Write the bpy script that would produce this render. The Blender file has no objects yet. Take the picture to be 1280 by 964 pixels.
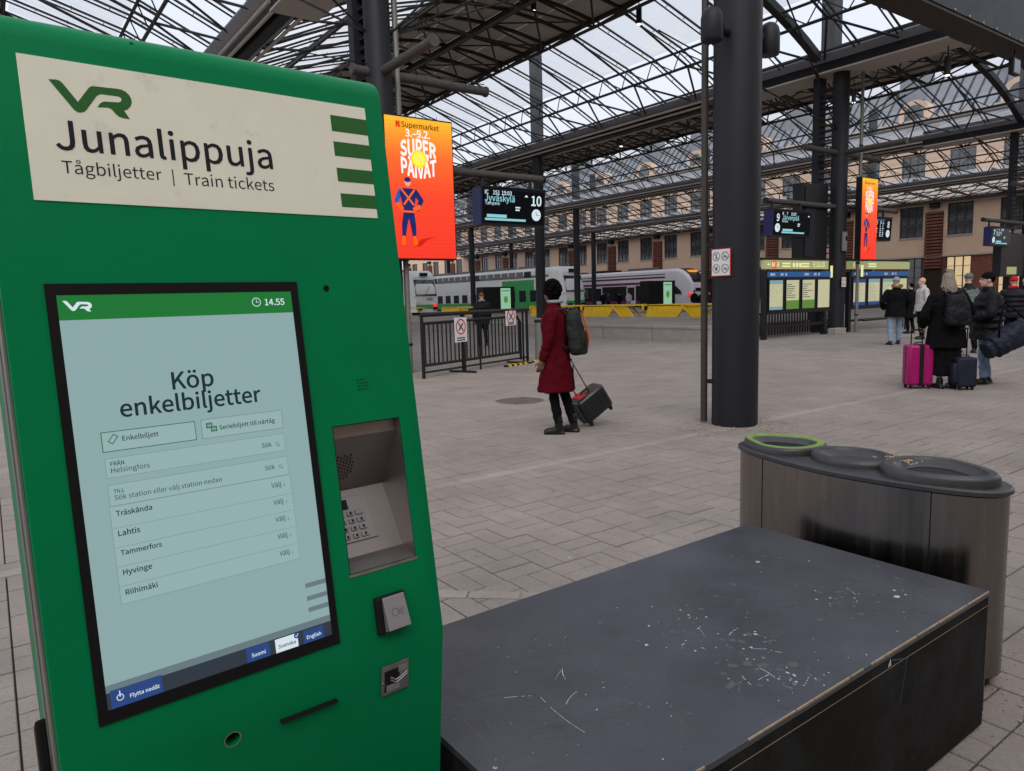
import bpy, bmesh, math, random
from mathutils import Vector, Matrix, Euler
random.seed(7)
S = bpy.context.scene
COL = S.collection
PI = math.pi
# ------------------------------------------------------------------ camera, world, sun, exposure
CH = 1.55
RM = Matrix(((0.8076332522672107, 0.09368545726299644, -0.5821954696918478),
             (-0.5889923241860335, 0.0803171351162773, -0.8041375503336776),
             (-0.02857572190203174, 0.9923568878705569, 0.12004680426250763)))
cam_d = bpy.data.cameras.new("camera"); cam = bpy.data.objects.new("camera", cam_d); COL.objects.link(cam)
cam_d.sensor_width = 36; cam_d.lens = 25.343; cam_d.clip_start = 0.05; cam_d.clip_end = 2000
cam.matrix_world = Matrix.Translation((0, 0, CH)) @ RM.to_4x4()
S.camera = cam
FPX = 901.08
def ray(px, py): return (RM @ Vector((px-640., -(py-482.), -FPX))).normalized()
def pz(px, py, z=0.0): r = ray(px, py); return Vector((0, 0, CH)) + r*((z-CH)/r.z)
def pX(px, py, x): r = ray(px, py); return Vector((0, 0, CH)) + r*(x/r.x)
def pY(px, py, y): r = ray(px, py); return Vector((0, 0, CH)) + r*(y/r.y)
def proj(p):
    v = RM.transposed() @ (Vector(p)-Vector((0, 0, CH)))
    if v.z > -0.05: return None
    return (640+FPX*v.x/-v.z, 482-FPX*v.y/-v.z, -v.z)

W = bpy.data.worlds.new("World"); S.world = W; W.use_nodes = True
nt = W.node_tree; bg = nt.nodes["Background"]
sky = nt.nodes.new("ShaderNodeTexSky"); sky.sky_type = 'NISHITA'; sky.sun_disc = False
SUN_EL, SUN_ROT = math.radians(38), math.radians(215)
sky.sun_elevation = SUN_EL; sky.sun_rotation = SUN_ROT
sky.dust_density = 6; sky.air_density = 1.2; sky.ozone_density = 1
mixw = nt.nodes.new("ShaderNodeMixRGB"); mixw.inputs[0].default_value = 0.9
mixw.inputs[2].default_value = (7.6, 7.9, 8.7, 1)      # even winter cloud cover over most of the sky
nt.links.new(sky.outputs[0], mixw.inputs[1]); nt.links.new(mixw.outputs[0], bg.inputs[0])
bg.inputs[1].default_value = 0.093
sl = bpy.data.lights.new("sun", 'SUN'); sl.energy = 1.5; sl.angle = math.radians(60); sl.color = (1, .97, .93)
so = bpy.data.objects.new("sun", sl); COL.objects.link(so)
so.rotation_euler = (PI/2-SUN_EL, 0, math.radians(180)-SUN_ROT)
S.view_settings.view_transform = 'Standard'; S.view_settings.look = 'None'
S.view_settings.exposure = 0.5; S.view_settings.gamma = 1
S.cycles.max_bounces = 8; S.cycles.transparent_max_bounces = 24; S.cycles.diffuse_bounces = 3; S.cycles.glossy_bounces = 3
S.cycles.caustics_reflective = False; S.cycles.caustics_refractive = False
S.cycles.use_denoising = True

# ------------------------------------------------------------------ materials
def mat(name, col, rough=.6, metal=0.0, noise=0.0, scale=8.0, bump=0.0, bscale=None, spec=0.25, stretch=None, emit=None, estr=1.0, per_obj=0.0, coat=0.0):
    m = bpy.data.materials.new(name); m.use_nodes = True
    n = m.node_tree.nodes; L = m.node_tree.links; b = n["Principled BSDF"]
    b.inputs["Base Color"].default_value = (*col, 1); b.inputs["Roughness"].default_value = rough
    b.inputs["Metallic"].default_value = metal; b.inputs["Specular IOR Level"].default_value = spec
    b.inputs["Coat Weight"].default_value = coat
    if emit:
        b.inputs["Emission Color"].default_value = (*emit, 1); b.inputs["Emission Strength"].default_value = estr
    if noise or bump:
        tc = n.new("ShaderNodeTexCoord"); mp = n.new("ShaderNodeMapping"); L.new(tc.outputs["Object"], mp.inputs[0])
        if stretch: mp.inputs["Scale"].default_value = stretch
    src = None
    if noise:
        nz = n.new("ShaderNodeTexNoise"); nz.inputs["Scale"].default_value = scale; nz.inputs["Detail"].default_value = 8
        nz.inputs["Roughness"].default_value = .65
        L.new(mp.outputs[0], nz.inputs["Vector"])
        mr = n.new("ShaderNodeMapRange"); mr.inputs[1].default_value = .25; mr.inputs[2].default_value = .75
        mr.inputs[3].default_value = 1-noise; mr.inputs[4].default_value = 1+noise
        L.new(nz.outputs["Fac"], mr.inputs[0])
        mx = n.new("ShaderNodeVectorMath"); mx.operation = 'SCALE'; mx.inputs[0].default_value = col
        L.new(mr.outputs[0], mx.inputs["Scale"]); src = mx
        L.new(mx.outputs[0], b.inputs["Base Color"])
        r2 = n.new("ShaderNodeMapRange"); r2.inputs[3].default_value = max(0, rough-.1); r2.inputs[4].default_value = min(1, rough+.12)
        L.new(nz.outputs["Fac"], r2.inputs[0]); L.new(r2.outputs[0], b.inputs["Roughness"])
    if per_obj:
        oi = n.new("ShaderNodeObjectInfo"); m3 = n.new("ShaderNodeMapRange"); m3.inputs[3].default_value = 1-per_obj; m3.inputs[4].default_value = 1+per_obj
        L.new(oi.outputs["Random"], m3.inputs[0]); v = n.new("ShaderNodeVectorMath"); v.operation = 'SCALE'; v.inputs[0].default_value = col
        if src: L.new(src.outputs[0], v.inputs[0])
        L.new(m3.outputs[0], v.inputs["Scale"]); L.new(v.outputs[0], b.inputs["Base Color"])
    if bump:
        nb = n.new("ShaderNodeTexNoise"); nb.inputs["Scale"].default_value = bscale or scale*3; nb.inputs["Detail"].default_value = 5
        L.new(mp.outputs[0], nb.inputs["Vector"]); bp = n.new("ShaderNodeBump"); bp.inputs["Strength"].default_value = bump
        bp.inputs["Distance"].default_value = .02
        L.new(nb.outputs["Fac"], bp.inputs["Height"]); L.new(bp.outputs[0], b.inputs["Normal"])
    return m
M = {}
M['green'] = mat("kiosk_green_paint", (.0008, .185, .064), .40, noise=.06, scale=3, bump=.03, bscale=60, spec=.07)
M['signwhite'] = mat("sign_ivory", (.62, .61, .50), .5, noise=.08, scale=5, emit=(.75, .75, .68), estr=.08)
M['print_green'] = mat("print_green", (.02, .12, .022), .5)
M['print_dark'] = mat("print_dark", (.012, .012, .018), .6, spec=.2)
M['bezel'] = mat("bezel_black", (.006, .006, .007), .4, spec=.2)
M['steel'] = mat("brushed_steel", (.42, .41, .39), .34, 1.0, noise=.22, scale=3, stretch=(12, 12, 1))
M['steel_dark'] = mat("steel_recess", (.29, .27, .26), .42, .9, noise=.12, scale=5)
M['steel_side'] = mat("painted_steel_strip", (.19, .185, .17), .5, .4, noise=.1, scale=6)
M['black'] = mat("black_plastic", (.007, .007, .008), .5, spec=.25)
M['silver'] = mat("silver_plastic", (.27, .27, .28), .4, .4)
M['screen'] = mat("screen_glow", (.02, .03, .03), .25, spec=.3, emit=(.36, .535, .545), estr=.485)
def emat(name, c, s=1.0, rough=.35): return mat(name, tuple(min(.6, x*.1) for x in c), rough, spec=.06, emit=c, estr=s*.71)
M['scr_green'] = emat("screen_green", (.015, .165, .035))
M['scr_dark'] = emat("screen_dark", (.03, .04, .055))
M['scr_text'] = emat("screen_text", (.012, .028, .035))
M['scr_gtext'] = emat("screen_green_text", (.03, .14, .06))
M['scr_grey'] = emat("screen_grey", (.13, .18, .20))
M['scr_line'] = emat("screen_line", (.17, .27, .28))
M['scr_card'] = emat("screen_card", (.275, .405, .41))
M['scr_blue'] = emat("screen_blue", (.025, .06, .20))
M['scr_white'] = emat("screen_white", (.62, .72, .78))
M['lcd_black'] = emat("display_black", (.003, .004, .006), rough=.12)
M['lcd_text'] = emat("display_text", (.65, .8, .85))
M['lcd_cyan'] = emat("display_cyan", (.25, .55, .6))
M['navy'] = mat("display_case_navy", (.016, .018, .09), .45)
M['char'] = mat("charcoal_paint", (.012, .013, .017), .5, noise=.12, scale=4, bump=.02)
M['char2'] = mat("dark_truss_paint", (.013, .013, .015), .5, noise=.2, scale=3)
M['truss'] = mat("canopy_truss_hazed", (.024, .024, .027), .5, noise=.2, scale=3)  # dark truss paint made paler, distance haze put into the colour
M['brownsteel'] = mat("weathered_brown_steel", (.040, .031, .027), .6, noise=.3, scale=4)
M['tube'] = mat("weathered_tube", (.055, .05, .048), .6, noise=.35, scale=12, bump=.2)
M['soffit'] = mat("soffit_beige", (.42, .37, .33), .7, noise=.08, scale=2)
M['roofpanel'] = mat("roof_panel_grey", (.42, .38, .34), .75, noise=.12, scale=2, per_obj=.12)
M['gutter'] = mat("gutter_sheet", (.30, .31, .35), .45, .3, noise=.1, scale=3)
M['paver'] = mat("paver_concrete", (.270, .234, .209), .85, noise=.20, scale=60, bump=.45, bscale=160, per_obj=.035)
M['paver2'] = mat("paver_light", (.30, .262, .235), .85, noise=.14, scale=25, bump=.3, bscale=150, per_obj=.08)
M['joint'] = mat("joint_sand", (.045, .038, .034), .95, noise=.25, scale=40, bump=.3)
M['concrete'] = mat("platform_concrete", (.27, .245, .225), .85, noise=.16, scale=3, bump=.15)
M['plaster'] = mat("ochre_plaster", (.64, .455, .33), .85, noise=.07, scale=1.2, bump=.08)
M['brick'] = mat("dark_red_brick", (.17, .066, .045), .85, noise=.35, scale=5, bump=.4, per_obj=.15)
M['brick2'] = mat("brick_joint", (.03, .018, .014), .9)
M['winframe'] = mat("window_frame_dark", (.05, .045, .04), .6)
M['glassdark'] = mat("window_pane", (.03, .035, .04), .08, spec=1.0, noise=.5, scale=1.5, bump=.25, bscale=2.0)
M['glasslit'] = mat("window_pane_lit", (.2, .15, .09), .25, emit=(.75, .55, .30), estr=.55, noise=.3, scale=2)
M['roofslate'] = mat("seamed_roof_metal", (.22, .235, .265), .6, noise=.15, scale=1)
M['yellow'] = mat("buffer_yellow", (.78, .50, .02), .5, noise=.15, scale=4)
M['trainwhite'] = mat("train_white", (.74, .75, .75), .35, noise=.05, scale=1)
M['traingreen'] = mat("train_green", (.06, .36, .10), .35)
M['traingrey'] = mat("train_grey_roof", (.17, .18, .18), .5, noise=.15, scale=2)
M['trainpurple'] = mat("train_purple", (.16, .03, .12), .35)
M['trainsilver'] = mat("train_pale_silver", (.68, .65, .70), .35, .1)
M['traindark'] = mat("train_dark", (.015, .016, .02), .25)
M['orange_led'] = emat("orange_led", (.9, .32, .05))
M['redlight'] = emat("red_light", (.9, .05, .04))
M['lamp'] = emat("lamp_glow", (1.0, .9, .8), 4)
M['white'] = mat("sign_white", (.62, .62, .62), .5)
M['red'] = mat("sign_red", (.45, .02, .03), .5)
M['skin_l'] = mat("skin_light", (.52, .33, .25), .55)
M['skin_d'] = mat("skin_brown", (.16, .085, .055), .5)
M['hair_b'] = mat("black_curly_hair", (.004, .003, .003), .9, spec=.04, noise=.6, scale=60, bump=1.0, bscale=70)
M['hair_g'] = mat("grey_blond_hair", (.27, .23, .185), .7, noise=.4, scale=30, bump=.9, bscale=60, stretch=(3, 3, .6))
M['redcoat'] = mat("crimson_wool", (.072, .0035, .008), .95, noise=.22, scale=14, bump=.9, bscale=11, stretch=(1, 1, .45), spec=.05)
M['blackcloth'] = mat("black_cloth", (.006, .006, .007), .85, noise=.4, scale=9, bump=.7, bscale=14, spec=.06)
M['puffer'] = mat("black_puffer", (.008, .008, .011), .55, noise=.3, scale=8, bump=.8, bscale=16, spec=.15)
M['jeans'] = mat("blue_jeans", (.16, .24, .37), .85, noise=.3, scale=10, bump=.5, bscale=25)
M['jeans2'] = mat("pale_blue_jeans", (.19, .25, .34), .85, noise=.3, scale=10, bump=.5, bscale=25)
M['leather'] = mat("black_leather", (.012, .011, .011), .3, bump=.25, bscale=40, noise=.2, scale=10)
M['fur'] = mat("brown_fur", (.16, .10, .06), .95, noise=.4, scale=40, bump=1, bscale=60)
M['greyknit'] = mat("grey_knit", (.26, .27, .30), .9, noise=.2, scale=30, bump=.8, bscale=60)
M['redknit'] = mat("red_knit", (.48, .01, .025), .9, noise=.15, scale=30, bump=.8, bscale=60)
M['creamknit'] = mat("cream_knit", (.50, .44, .34), .9, noise=.15, scale=30, bump=.8, bscale=60)
M['orangeknit'] = mat("rust_knit", (.22, .06, .03), .9, bump=.6, bscale=60)
M['greyjacket'] = mat("pale_grey_jacket", (.42, .41, .42), .8, noise=.25, scale=8, bump=.5)
M['olive'] = mat("dark_olive_nylon", (.010, .014, .011), .7, noise=.25, scale=10, bump=.6, bscale=16)
M['orange'] = mat("orange_trim", (.42, .09, .02), .6)
M['camo'] = mat("camouflage_nylon", (.10, .13, .12), .8, noise=.95, scale=20, bump=.4)
M['navybag'] = mat("navy_nylon", (.010, .013, .028), .6, noise=.25, scale=8, bump=.6, bscale=12)
M['magenta'] = mat("magenta_shell", (.32, .008, .12), .32, noise=.1, scale=8)
M['gloss'] = mat("black_shell", (.008, .010, .012), .25, spec=.5)
M['chrome'] = mat("handle_metal", (.35, .34, .33), .3, 1.0)
M['lime'] = mat("lime_plastic", (.17, .27, .065), .6, noise=.25, scale=20)
M['binlid'] = mat("bin_lid_black", (.030, .031, .034), .38, noise=.25, scale=25, bump=.08, bscale=80, spec=.5)
M['chips'] = mat("spilt_crumbs", (.5, .36, .2), .8)
M['bluestrip'] = mat("board_blue", (.02, .12, .36), .45)
M['blackmetal'] = mat("fence_black", (.009, .0095, .011), .4)
M['mapcream'] = emat("backlit_cream", (.62, .60, .38), .75)
M['mapgreen'] = emat("backlit_green", (.13, .28, .06), .75)
M['mapblue'] = emat("backlit_blue", (.25, .42, .46), .75)
M['yellowsign'] = mat("sign_olive", (.24, .25, .13), .5, emit=(.3, .32, .14), estr=.4)
M['glowtext'] = emat("sign_glow", (.85, .85, .45), .9)
M['superorange'] = None

def glass_mat(name, tint, alpha, rough=.05):
    m = bpy.data.materials.new(name); m.use_nodes = True; n = m.node_tree.nodes; L = m.node_tree.links
    n.clear(); out = n.new("ShaderNodeOutputMaterial")
    tr = n.new("ShaderNodeBsdfTransparent"); tr.inputs[0].default_value = (*tint, 1)
    gl = n.new("ShaderNodeBsdfGlossy"); gl.inputs[0].default_value = (.8, .82, .85, 1); gl.inputs["Roughness"].default_value = rough
    tl0 = n.new("ShaderNodeBsdfTranslucent"); tl0.inputs[0].default_value = (.9, .9, .92, 1); df = n.new("ShaderNodeBsdfDiffuse"); df.inputs[0].default_value = (.85, .86, .88, 1)
    tl = n.new("ShaderNodeMixShader"); tl.inputs[0].default_value = .3; L.new(tl0.outputs[0], tl.inputs[1]); L.new(df.outputs[0], tl.inputs[2])
    fr = n.new("ShaderNodeFresnel"); fr.inputs[0].default_value = 1.45
    tc = n.new("ShaderNodeTexCoord"); nz = n.new("ShaderNodeTexNoise"); nz.inputs["Scale"].default_value = 2.2; nz.inputs["Detail"].default_value = 6
    L.new(tc.outputs["Object"], nz.inputs["Vector"])
    mr = n.new("ShaderNodeMapRange"); mr.inputs[1].default_value = .3; mr.inputs[2].default_value = .7; mr.inputs[3].default_value = alpha*.85; mr.inputs[4].default_value = min(1, alpha*1.15)
    L.new(nz.outputs["Fac"], mr.inputs[0])
    m1 = n.new("ShaderNodeMixShader"); L.new(mr.outputs[0], m1.inputs[0]); L.new(tr.outputs[0], m1.inputs[1]); L.new(tl.outputs[0], m1.inputs[2])
    m2 = n.new("ShaderNodeMixShader"); sc_ = n.new("ShaderNodeMath"); sc_.operation = 'MULTIPLY'; sc_.inputs[1].default_value = .22; L.new(fr.outputs[0], sc_.inputs[0]); L.new(sc_.outputs[0], m2.inputs[0]); L.new(m1.outputs[0], m2.inputs[1]); L.new(gl.outputs[0], m2.inputs[2])
    L.new(m2.outputs[0], out.inputs[0]); return m
M['glass'] = glass_mat("canopy_glass", (.95, .965, .985), .05)
M['glass_white'] = glass_mat("white_translucent_glass", (.95, .965, .985), .6)  # whiter, less clear glass for the left haunch panes
M['glass_eave'] = glass_mat("eave_glass", (.95, .965, .985), .3)

# ------------------------------------------------------------------ helpers
def tag(o, label=None, cat=None, group=None, kind=None):
    if label: o["label"] = label
    if cat: o["category"] = cat
    if group: o["group"] = group
    if kind: o["kind"] = kind
    return o
def thing(name, loc, label, cat, group=None, rz=0.0):
    o = bpy.data.objects.new(name, None); COL.objects.link(o); o.empty_display_size = .1
    o.location = loc; o.rotation_euler = (0, 0, rz)
    o["_m"] = 1
    del o["_m"]
    return tag(o, label, cat, group)
def basis(o):
    r = o
    while r.parent is not None: r = r.parent
    return r.matrix_basis.copy()
class MB:
    def __init__(s): s.v = []; s.f = []; s.mi = []; s.m = 0
    def add(s, vs, fs):
        k = len(s.v); s.v += [Vector(v) for v in vs]; s.f += [tuple(i+k for i in f) for f in fs]; s.mi += [s.m]*len(fs); return s
    def box(s, a, b):
        x0, y0, z0 = (min(a[i], b[i]) for i in range(3)); x1, y1, z1 = (max(a[i], b[i]) for i in range(3))
        return s.add([(x0, y0, z0), (x1, y0, z0), (x1, y1, z0), (x0, y1, z0), (x0, y0, z1), (x1, y0, z1), (x1, y1, z1), (x0, y1, z1)],
                     [(0, 3, 2, 1), (4, 5, 6, 7), (0, 1, 5, 4), (1, 2, 6, 5), (2, 3, 7, 6), (3, 0, 4, 7)])
    def obox(s, c, ax, ay, az, hx, hy, hz):
        c = Vector(c); P = []
        for k in (-1, 1):
            for (i, j) in ((-1, -1), (1, -1), (1, 1), (-1, 1)): P.append(c+ax*(i*hx)+ay*(j*hy)+az*(k*hz))
        return s.add(P, [(0, 3, 2, 1), (4, 5, 6, 7), (0, 1, 5, 4), (1, 2, 6, 5), (2, 3, 7, 6), (3, 0, 4, 7)])
    def bar(s, p, q, w, h=None, up=(0, 0, 1)):
        p = Vector(p); q = Vector(q); d = (q-p); l = d.length; d.normalize(); h = h or w
        u = Vector(up); x = d.cross(u)
        if x.length < 1e-3: x = d.cross(Vector((1, 0, 0)))
        x.normalize(); y = x.cross(d)
        return s.obox((p+q)/2, x, d, y, w/2, l/2, h/2)
    def tube(s, p, q, r0, r1=None, n=8, caps=True):
        r1 = r0 if r1 is None else r1
        p = Vector(p); q = Vector(q); d = (q-p).normalized(); x = d.orthogonal().normalized(); y = d.cross(x)
        vs = [];
        for (c, r) in ((p, r0), (q, r1)):
            for i in range(n):
                a = 2*PI*i/n; vs.append(c+x*(math.cos(a)*r)+y*(math.sin(a)*r))
        fs = [(i, (i+1) % n, n+(i+1) % n, n+i) for i in range(n)]
        if caps: fs += [tuple(range(n-1, -1, -1)), tuple(range(n, 2*n))]
        return s.add(vs, fs)
    def path(s, pts, r, n=8):
        rings = []; pts = [Vector(p) for p in pts]
        x = None
        for i, p in enumerate(pts):
            d = (pts[min(i+1, len(pts)-1)]-pts[max(i-1, 0)]).normalized()
            x = d.orthogonal().normalized() if x is None else (x-d*x.dot(d)).normalized()
            y = d.cross(x); rr = r[i] if isinstance(r, (list, tuple)) else r
            rings.append([p+x*(math.cos(2*PI*k/n)*rr)+y*(math.sin(2*PI*k/n)*rr) for k in range(n)])
        return s.loft(rings)
    def loft(s, rings, caps=True):
        n = len(rings[0]); vs = [v for r in rings for v in r]; fs = []
        for j in range(len(rings)-1):
            for i in range(n): fs.append((j*n+i, j*n+(i+1) % n, (j+1)*n+(i+1) % n, (j+1)*n+i))
        if caps: fs += [tuple(range(n-1, -1, -1)), tuple(range((len(rings)-1)*n, len(rings)*n))]
        return s.add(vs, fs)
    def ell(s, c, r, n=12, m=8, rot=None):
        c = Vector(c); rings = []
        for j in range(m+1):
            t = -PI/2+PI*j/m; rr = max(math.cos(t), .02)
            ring = []
            for i in range(n):
                v = Vector((math.cos(2*PI*i/n)*rr*r[0], math.sin(2*PI*i/n)*rr*r[1], math.sin(t)*r[2]))
                if rot is not None: v = rot @ v
                ring.append(c+v)
            rings.append(ring)
        return s.loft(rings)
    def cap(s, p, q, r0, r1=None, n=10):
        r1 = r0 if r1 is None else r1; p = Vector(p); q = Vector(q); d = (q-p)
        if d.length < 1e-6: return s.ell(p, (r0,)*3)
        d.normalize(); x = d.orthogonal().normalized(); y = d.cross(x); rings = []
        for t in (-80, -50, -22): a = math.radians(t); rings.append((p+d*(r0*math.sin(a)), r0*math.cos(a)))
        rings += [(p, r0), (q, r1)]
        for t in (22, 50, 80): a = math.radians(t); rings.append((q+d*(r1*math.sin(a)), r1*math.cos(a)))
        return s.loft([[c+x*(math.cos(2*PI*k/n)*r)+y*(math.sin(2*PI*k/n)*r) for k in range(n)] for c, r in rings])
    def poly(s, pts): return s.add(pts, [tuple(range(len(pts)))])
    def prism(s, pts, off):
        off = Vector(off); n = len(pts); p = [Vector(a) for a in pts]; q = [a+off for a in p]
        return s.add(p+q, [tuple(range(n-1, -1, -1)), tuple(range(n, 2*n))]+[(i, (i+1) % n, n+(i+1) % n, n+i) for i in range(n)])
    def mesh(s, name, mats, smooth=False, inv=None, fix=True):
        me = bpy.data.meshes.new(name)
        vs = [inv @ v for v in s.v] if inv is not None else s.v
        me.from_pydata(vs, [], s.f)
        for m in (mats if isinstance(mats, (list, tuple)) else [mats]): me.materials.append(m)
        me.polygons.foreach_set("material_index", s.mi)
        if fix:
            bm = bmesh.new(); bm.from_mesh(me); bmesh.ops.recalc_face_normals(bm, faces=bm.faces); bm.to_mesh(me); bm.free()
        if smooth:
            me.polygons.foreach_set("use_smooth", [True]*len(me.polygons))
            if smooth != 'all': me.set_sharp_from_angle(angle=math.radians(38))
        me.update(); return me
    def build(s, name, mats, parent=None, smooth=False, bevel=0, fix=True, local=False):
        inv = basis(parent).inverted() if (parent is not None and not local) else None
        me = s.mesh(name, mats, smooth, inv, fix)
        if bevel:
            bm = bmesh.new(); bm.from_mesh(me)
            bmesh.ops.bevel(bm, geom=[e for e in bm.edges if len(e.link_faces) == 2 and e.calc_face_angle(0) > .6], offset=bevel, segments=2, affect='EDGES', profile=.6)
            bm.to_mesh(me); bm.free()
        return link(name, me, parent)
def link(name, me, parent=None):
    o = bpy.data.objects.new(name, me); COL.objects.link(o)
    if parent is not None: o.parent = parent
    return o
def copy_tree(o, parent=None):
    c = o.copy(); COL.objects.link(c)
    if parent is not None: c.parent = parent
    for ch in list(o.children): copy_tree(ch, c)
    return c
def bake(o):
    dg = bpy.context.evaluated_depsgraph_get(); dg.update()
    me = bpy.data.meshes.new_from_object(o.evaluated_get(dg)); me.name = o.name
    o.modifiers.clear(); o.data = me; return o
from mathutils import noise as mnoise
def blob(mb, name, m, parent, voxel=.014, smooth=4, fold=0.0, freq=(9, 9, 3.5)):
    o = mb.build(name, m, parent, local=True, fix=False)
    r = o.modifiers.new("r", 'REMESH'); r.mode = 'VOXEL'; r.voxel_size = voxel; r.use_smooth_shade = True
    if smooth:
        q = o.modifiers.new("s", 'SMOOTH'); q.factor = .5; q.iterations = smooth
    bake(o)
    if fold:
        me = o.data; off = Vector((parent.location.x*3.1, parent.location.y*1.7, 0)) if parent else Vector()
        nm = [v.normal.copy() for v in me.vertices]
        for v, n_ in zip(me.vertices, nm):
            q = Vector((v.co.x*freq[0], v.co.y*freq[1], v.co.z*freq[2]))+off
            a = mnoise.noise(q)+.5*mnoise.noise(q*2.3+Vector((5, 2, v.co.z*6)))
            v.co += n_*(fold*a)
    for p in o.data.polygons: p.use_smooth = True
    if not o.data.materials: o.data.materials.append(m)
    return o
_tcache = {}
FONT = FONTB = None
try:
    import os
    FONT = bpy.data.fonts.load(os.path.join(bpy.utils.system_resource('DATAFILES', path='fonts'), 'Noto Sans CJK Regular.woff2'))
except Exception as e:
    FONT = None
_cap = []
def capscale():
    if not _cap:
        cu = bpy.data.curves.new("lettering", 'FONT'); cu.body = "H"; cu.size = 1
        if FONT: cu.font = FONT
        o = bpy.data.objects.new("lettering", cu); COL.objects.link(o); dg = bpy.context.evaluated_depsgraph_get(); dg.update()
        me = bpy.data.meshes.new_from_object(o.evaluated_get(dg)); bpy.data.objects.remove(o); _cap.append(.72/max(v.co.y for v in me.vertices))
    return _cap[0]
def tmesh(s, bold=0.0):
    k = (s, bold)
    if k not in _tcache:
        cu = bpy.data.curves.new("lettering", 'FONT'); cu.body = s; cu.size = 1; cu.resolution_u = 3
        if FONT: cu.font = FONT
        o = bpy.data.objects.new("lettering", cu); COL.objects.link(o)
        dg = bpy.context.evaluated_depsgraph_get(); dg.update()
        me = bpy.data.meshes.new_from_object(o.evaluated_get(dg)); bpy.data.objects.remove(o)
        vs = [v.co.copy() for v in me.vertices]; fs = [tuple(p.vertices) for p in me.polygons]
        fsc = capscale(); vs = [v*fsc for v in vs]
        x0 = min(v.x for v in vs); x1 = max(v.x for v in vs)
        _tcache[k] = ([Vector((v.x-x0, v.y, 0)) for v in vs], fs, x1-x0)
    return _tcache[k]
def text(parent, s, org, u, v, width=None, size=None, m=None, bold=0.0, anchor='l', name="lettering", off=None, hscale=1.0, warp=None):
    """lettering laid on a plane: org = left end of the baseline, u/v = in-plane unit vectors"""
    vs, fs, w = tmesh(s, bold); k = (width/w) if width else size; u = Vector(u); v = Vector(v); org = Vector(org)
    kh = (size if (size and width) else k*hscale)
    if anchor == 'c': org = org-u*(k*w/2)
    if anchor == 'r': org = org-u*(k*w)
    mb = MB(); nn_ = u.cross(v).normalized()
    sh = [(0, 0)] if bold < .008 else [(0, 0), (1, 0), (-1, 0), (0, 1), (0, -1), (.7, .7), (-.7, .7), (.7, -.7), (-.7, -.7)]
    for i_, (sx, sy) in enumerate(sh):
        mb.add([org+u*((p.x+sx*bold*.8)*k)+v*(((p.y if warp is None else warp(p.x/w, p.y))+sy*bold*.8)*kh)+nn_*(.00004*i_*max(1, k*4)) for p in vs], fs)
    return mb.build(name, m, parent, fix=False)
VRP = [(137.2, 227.6), (158.9, 228.7), (169.0, 231.9), (176.9, 237.7), (222.2, 292.7), (252.2, 253.3), (256.9, 249.3), (263.8, 247.5), (332.5, 255.1), (347.0, 258.0), (358.5, 263.8), (368.7, 273.9), (374.1, 284.0), (375.9, 293.8), (373.0, 304.6), (365.0, 313.7), (354.2, 318.0), (370.5, 341.9), (351.3, 339.4), (338.3, 334.7), (328.9, 326.3), (319.8, 315.5), (313.7, 311.1), (305.4, 309.0), (277.5, 308.2), (283.7, 299.2), (289.1, 294.1), (297.0, 291.6), (337.9, 294.1), (344.1, 292.0), (347.0, 286.9), (344.8, 281.1), (338.3, 277.5), (290.9, 271.0), (282.6, 271.7), (274.6, 277.1), (247.5, 314.4), (241.3, 320.9), (231.9, 323.4), (222.2, 322.7), (211.3, 315.8)]
def logo(parent, org, u, v, width, m, name="logo"):
    """two-letter mark, org = lower left corner"""
    k = width/240.; mb = MB(); mb.poly([Vector(org)+u*((x-137)*k)+v*((340-y)*k*1.0+(x-137)*k*.10) for x, y in VRP]); 
    return mb.build(name, m, parent, fix=False)
def ring_pts(c, u, v, r, n=24, a0=0, a1=2*PI): return [c+u*(math.cos(a0+(a1-a0)*i/n)*r)+v*(math.sin(a0+(a1-a0)*i/n)*r) for i in range(n)]
def annulus(mb, c, u, v, r0, r1, n=28):
    a = ring_pts(c, u, v, r0, n); b = ring_pts(c, u, v, r1, n)
    return mb.add(a+b, [(i, (i+1) % n, n+(i+1) % n, n+i) for i in range(n)])
def rect(mb, o, u, v, x0, x1, y0, y1): return mb.poly([o+u*x0+v*y0, o+u*x1+v*y0, o+u*x1+v*y1, o+u*x0+v*y1])
X_ = Vector((1, 0, 0)); Y_ = Vector((0, 1, 0)); Z_ = Vector((0, 0, 1))
M['pipebrown'] = mat("brown_grey_pipe", (.045, .04, .038), .5)
# unseen station hall wall behind the camera, added to dim the near paving
MB().box((-45, -9.5, 0), (95, -9, 11)).build("hall_shade_wall", M['plaster'])["kind"] = 'structure'
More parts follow.
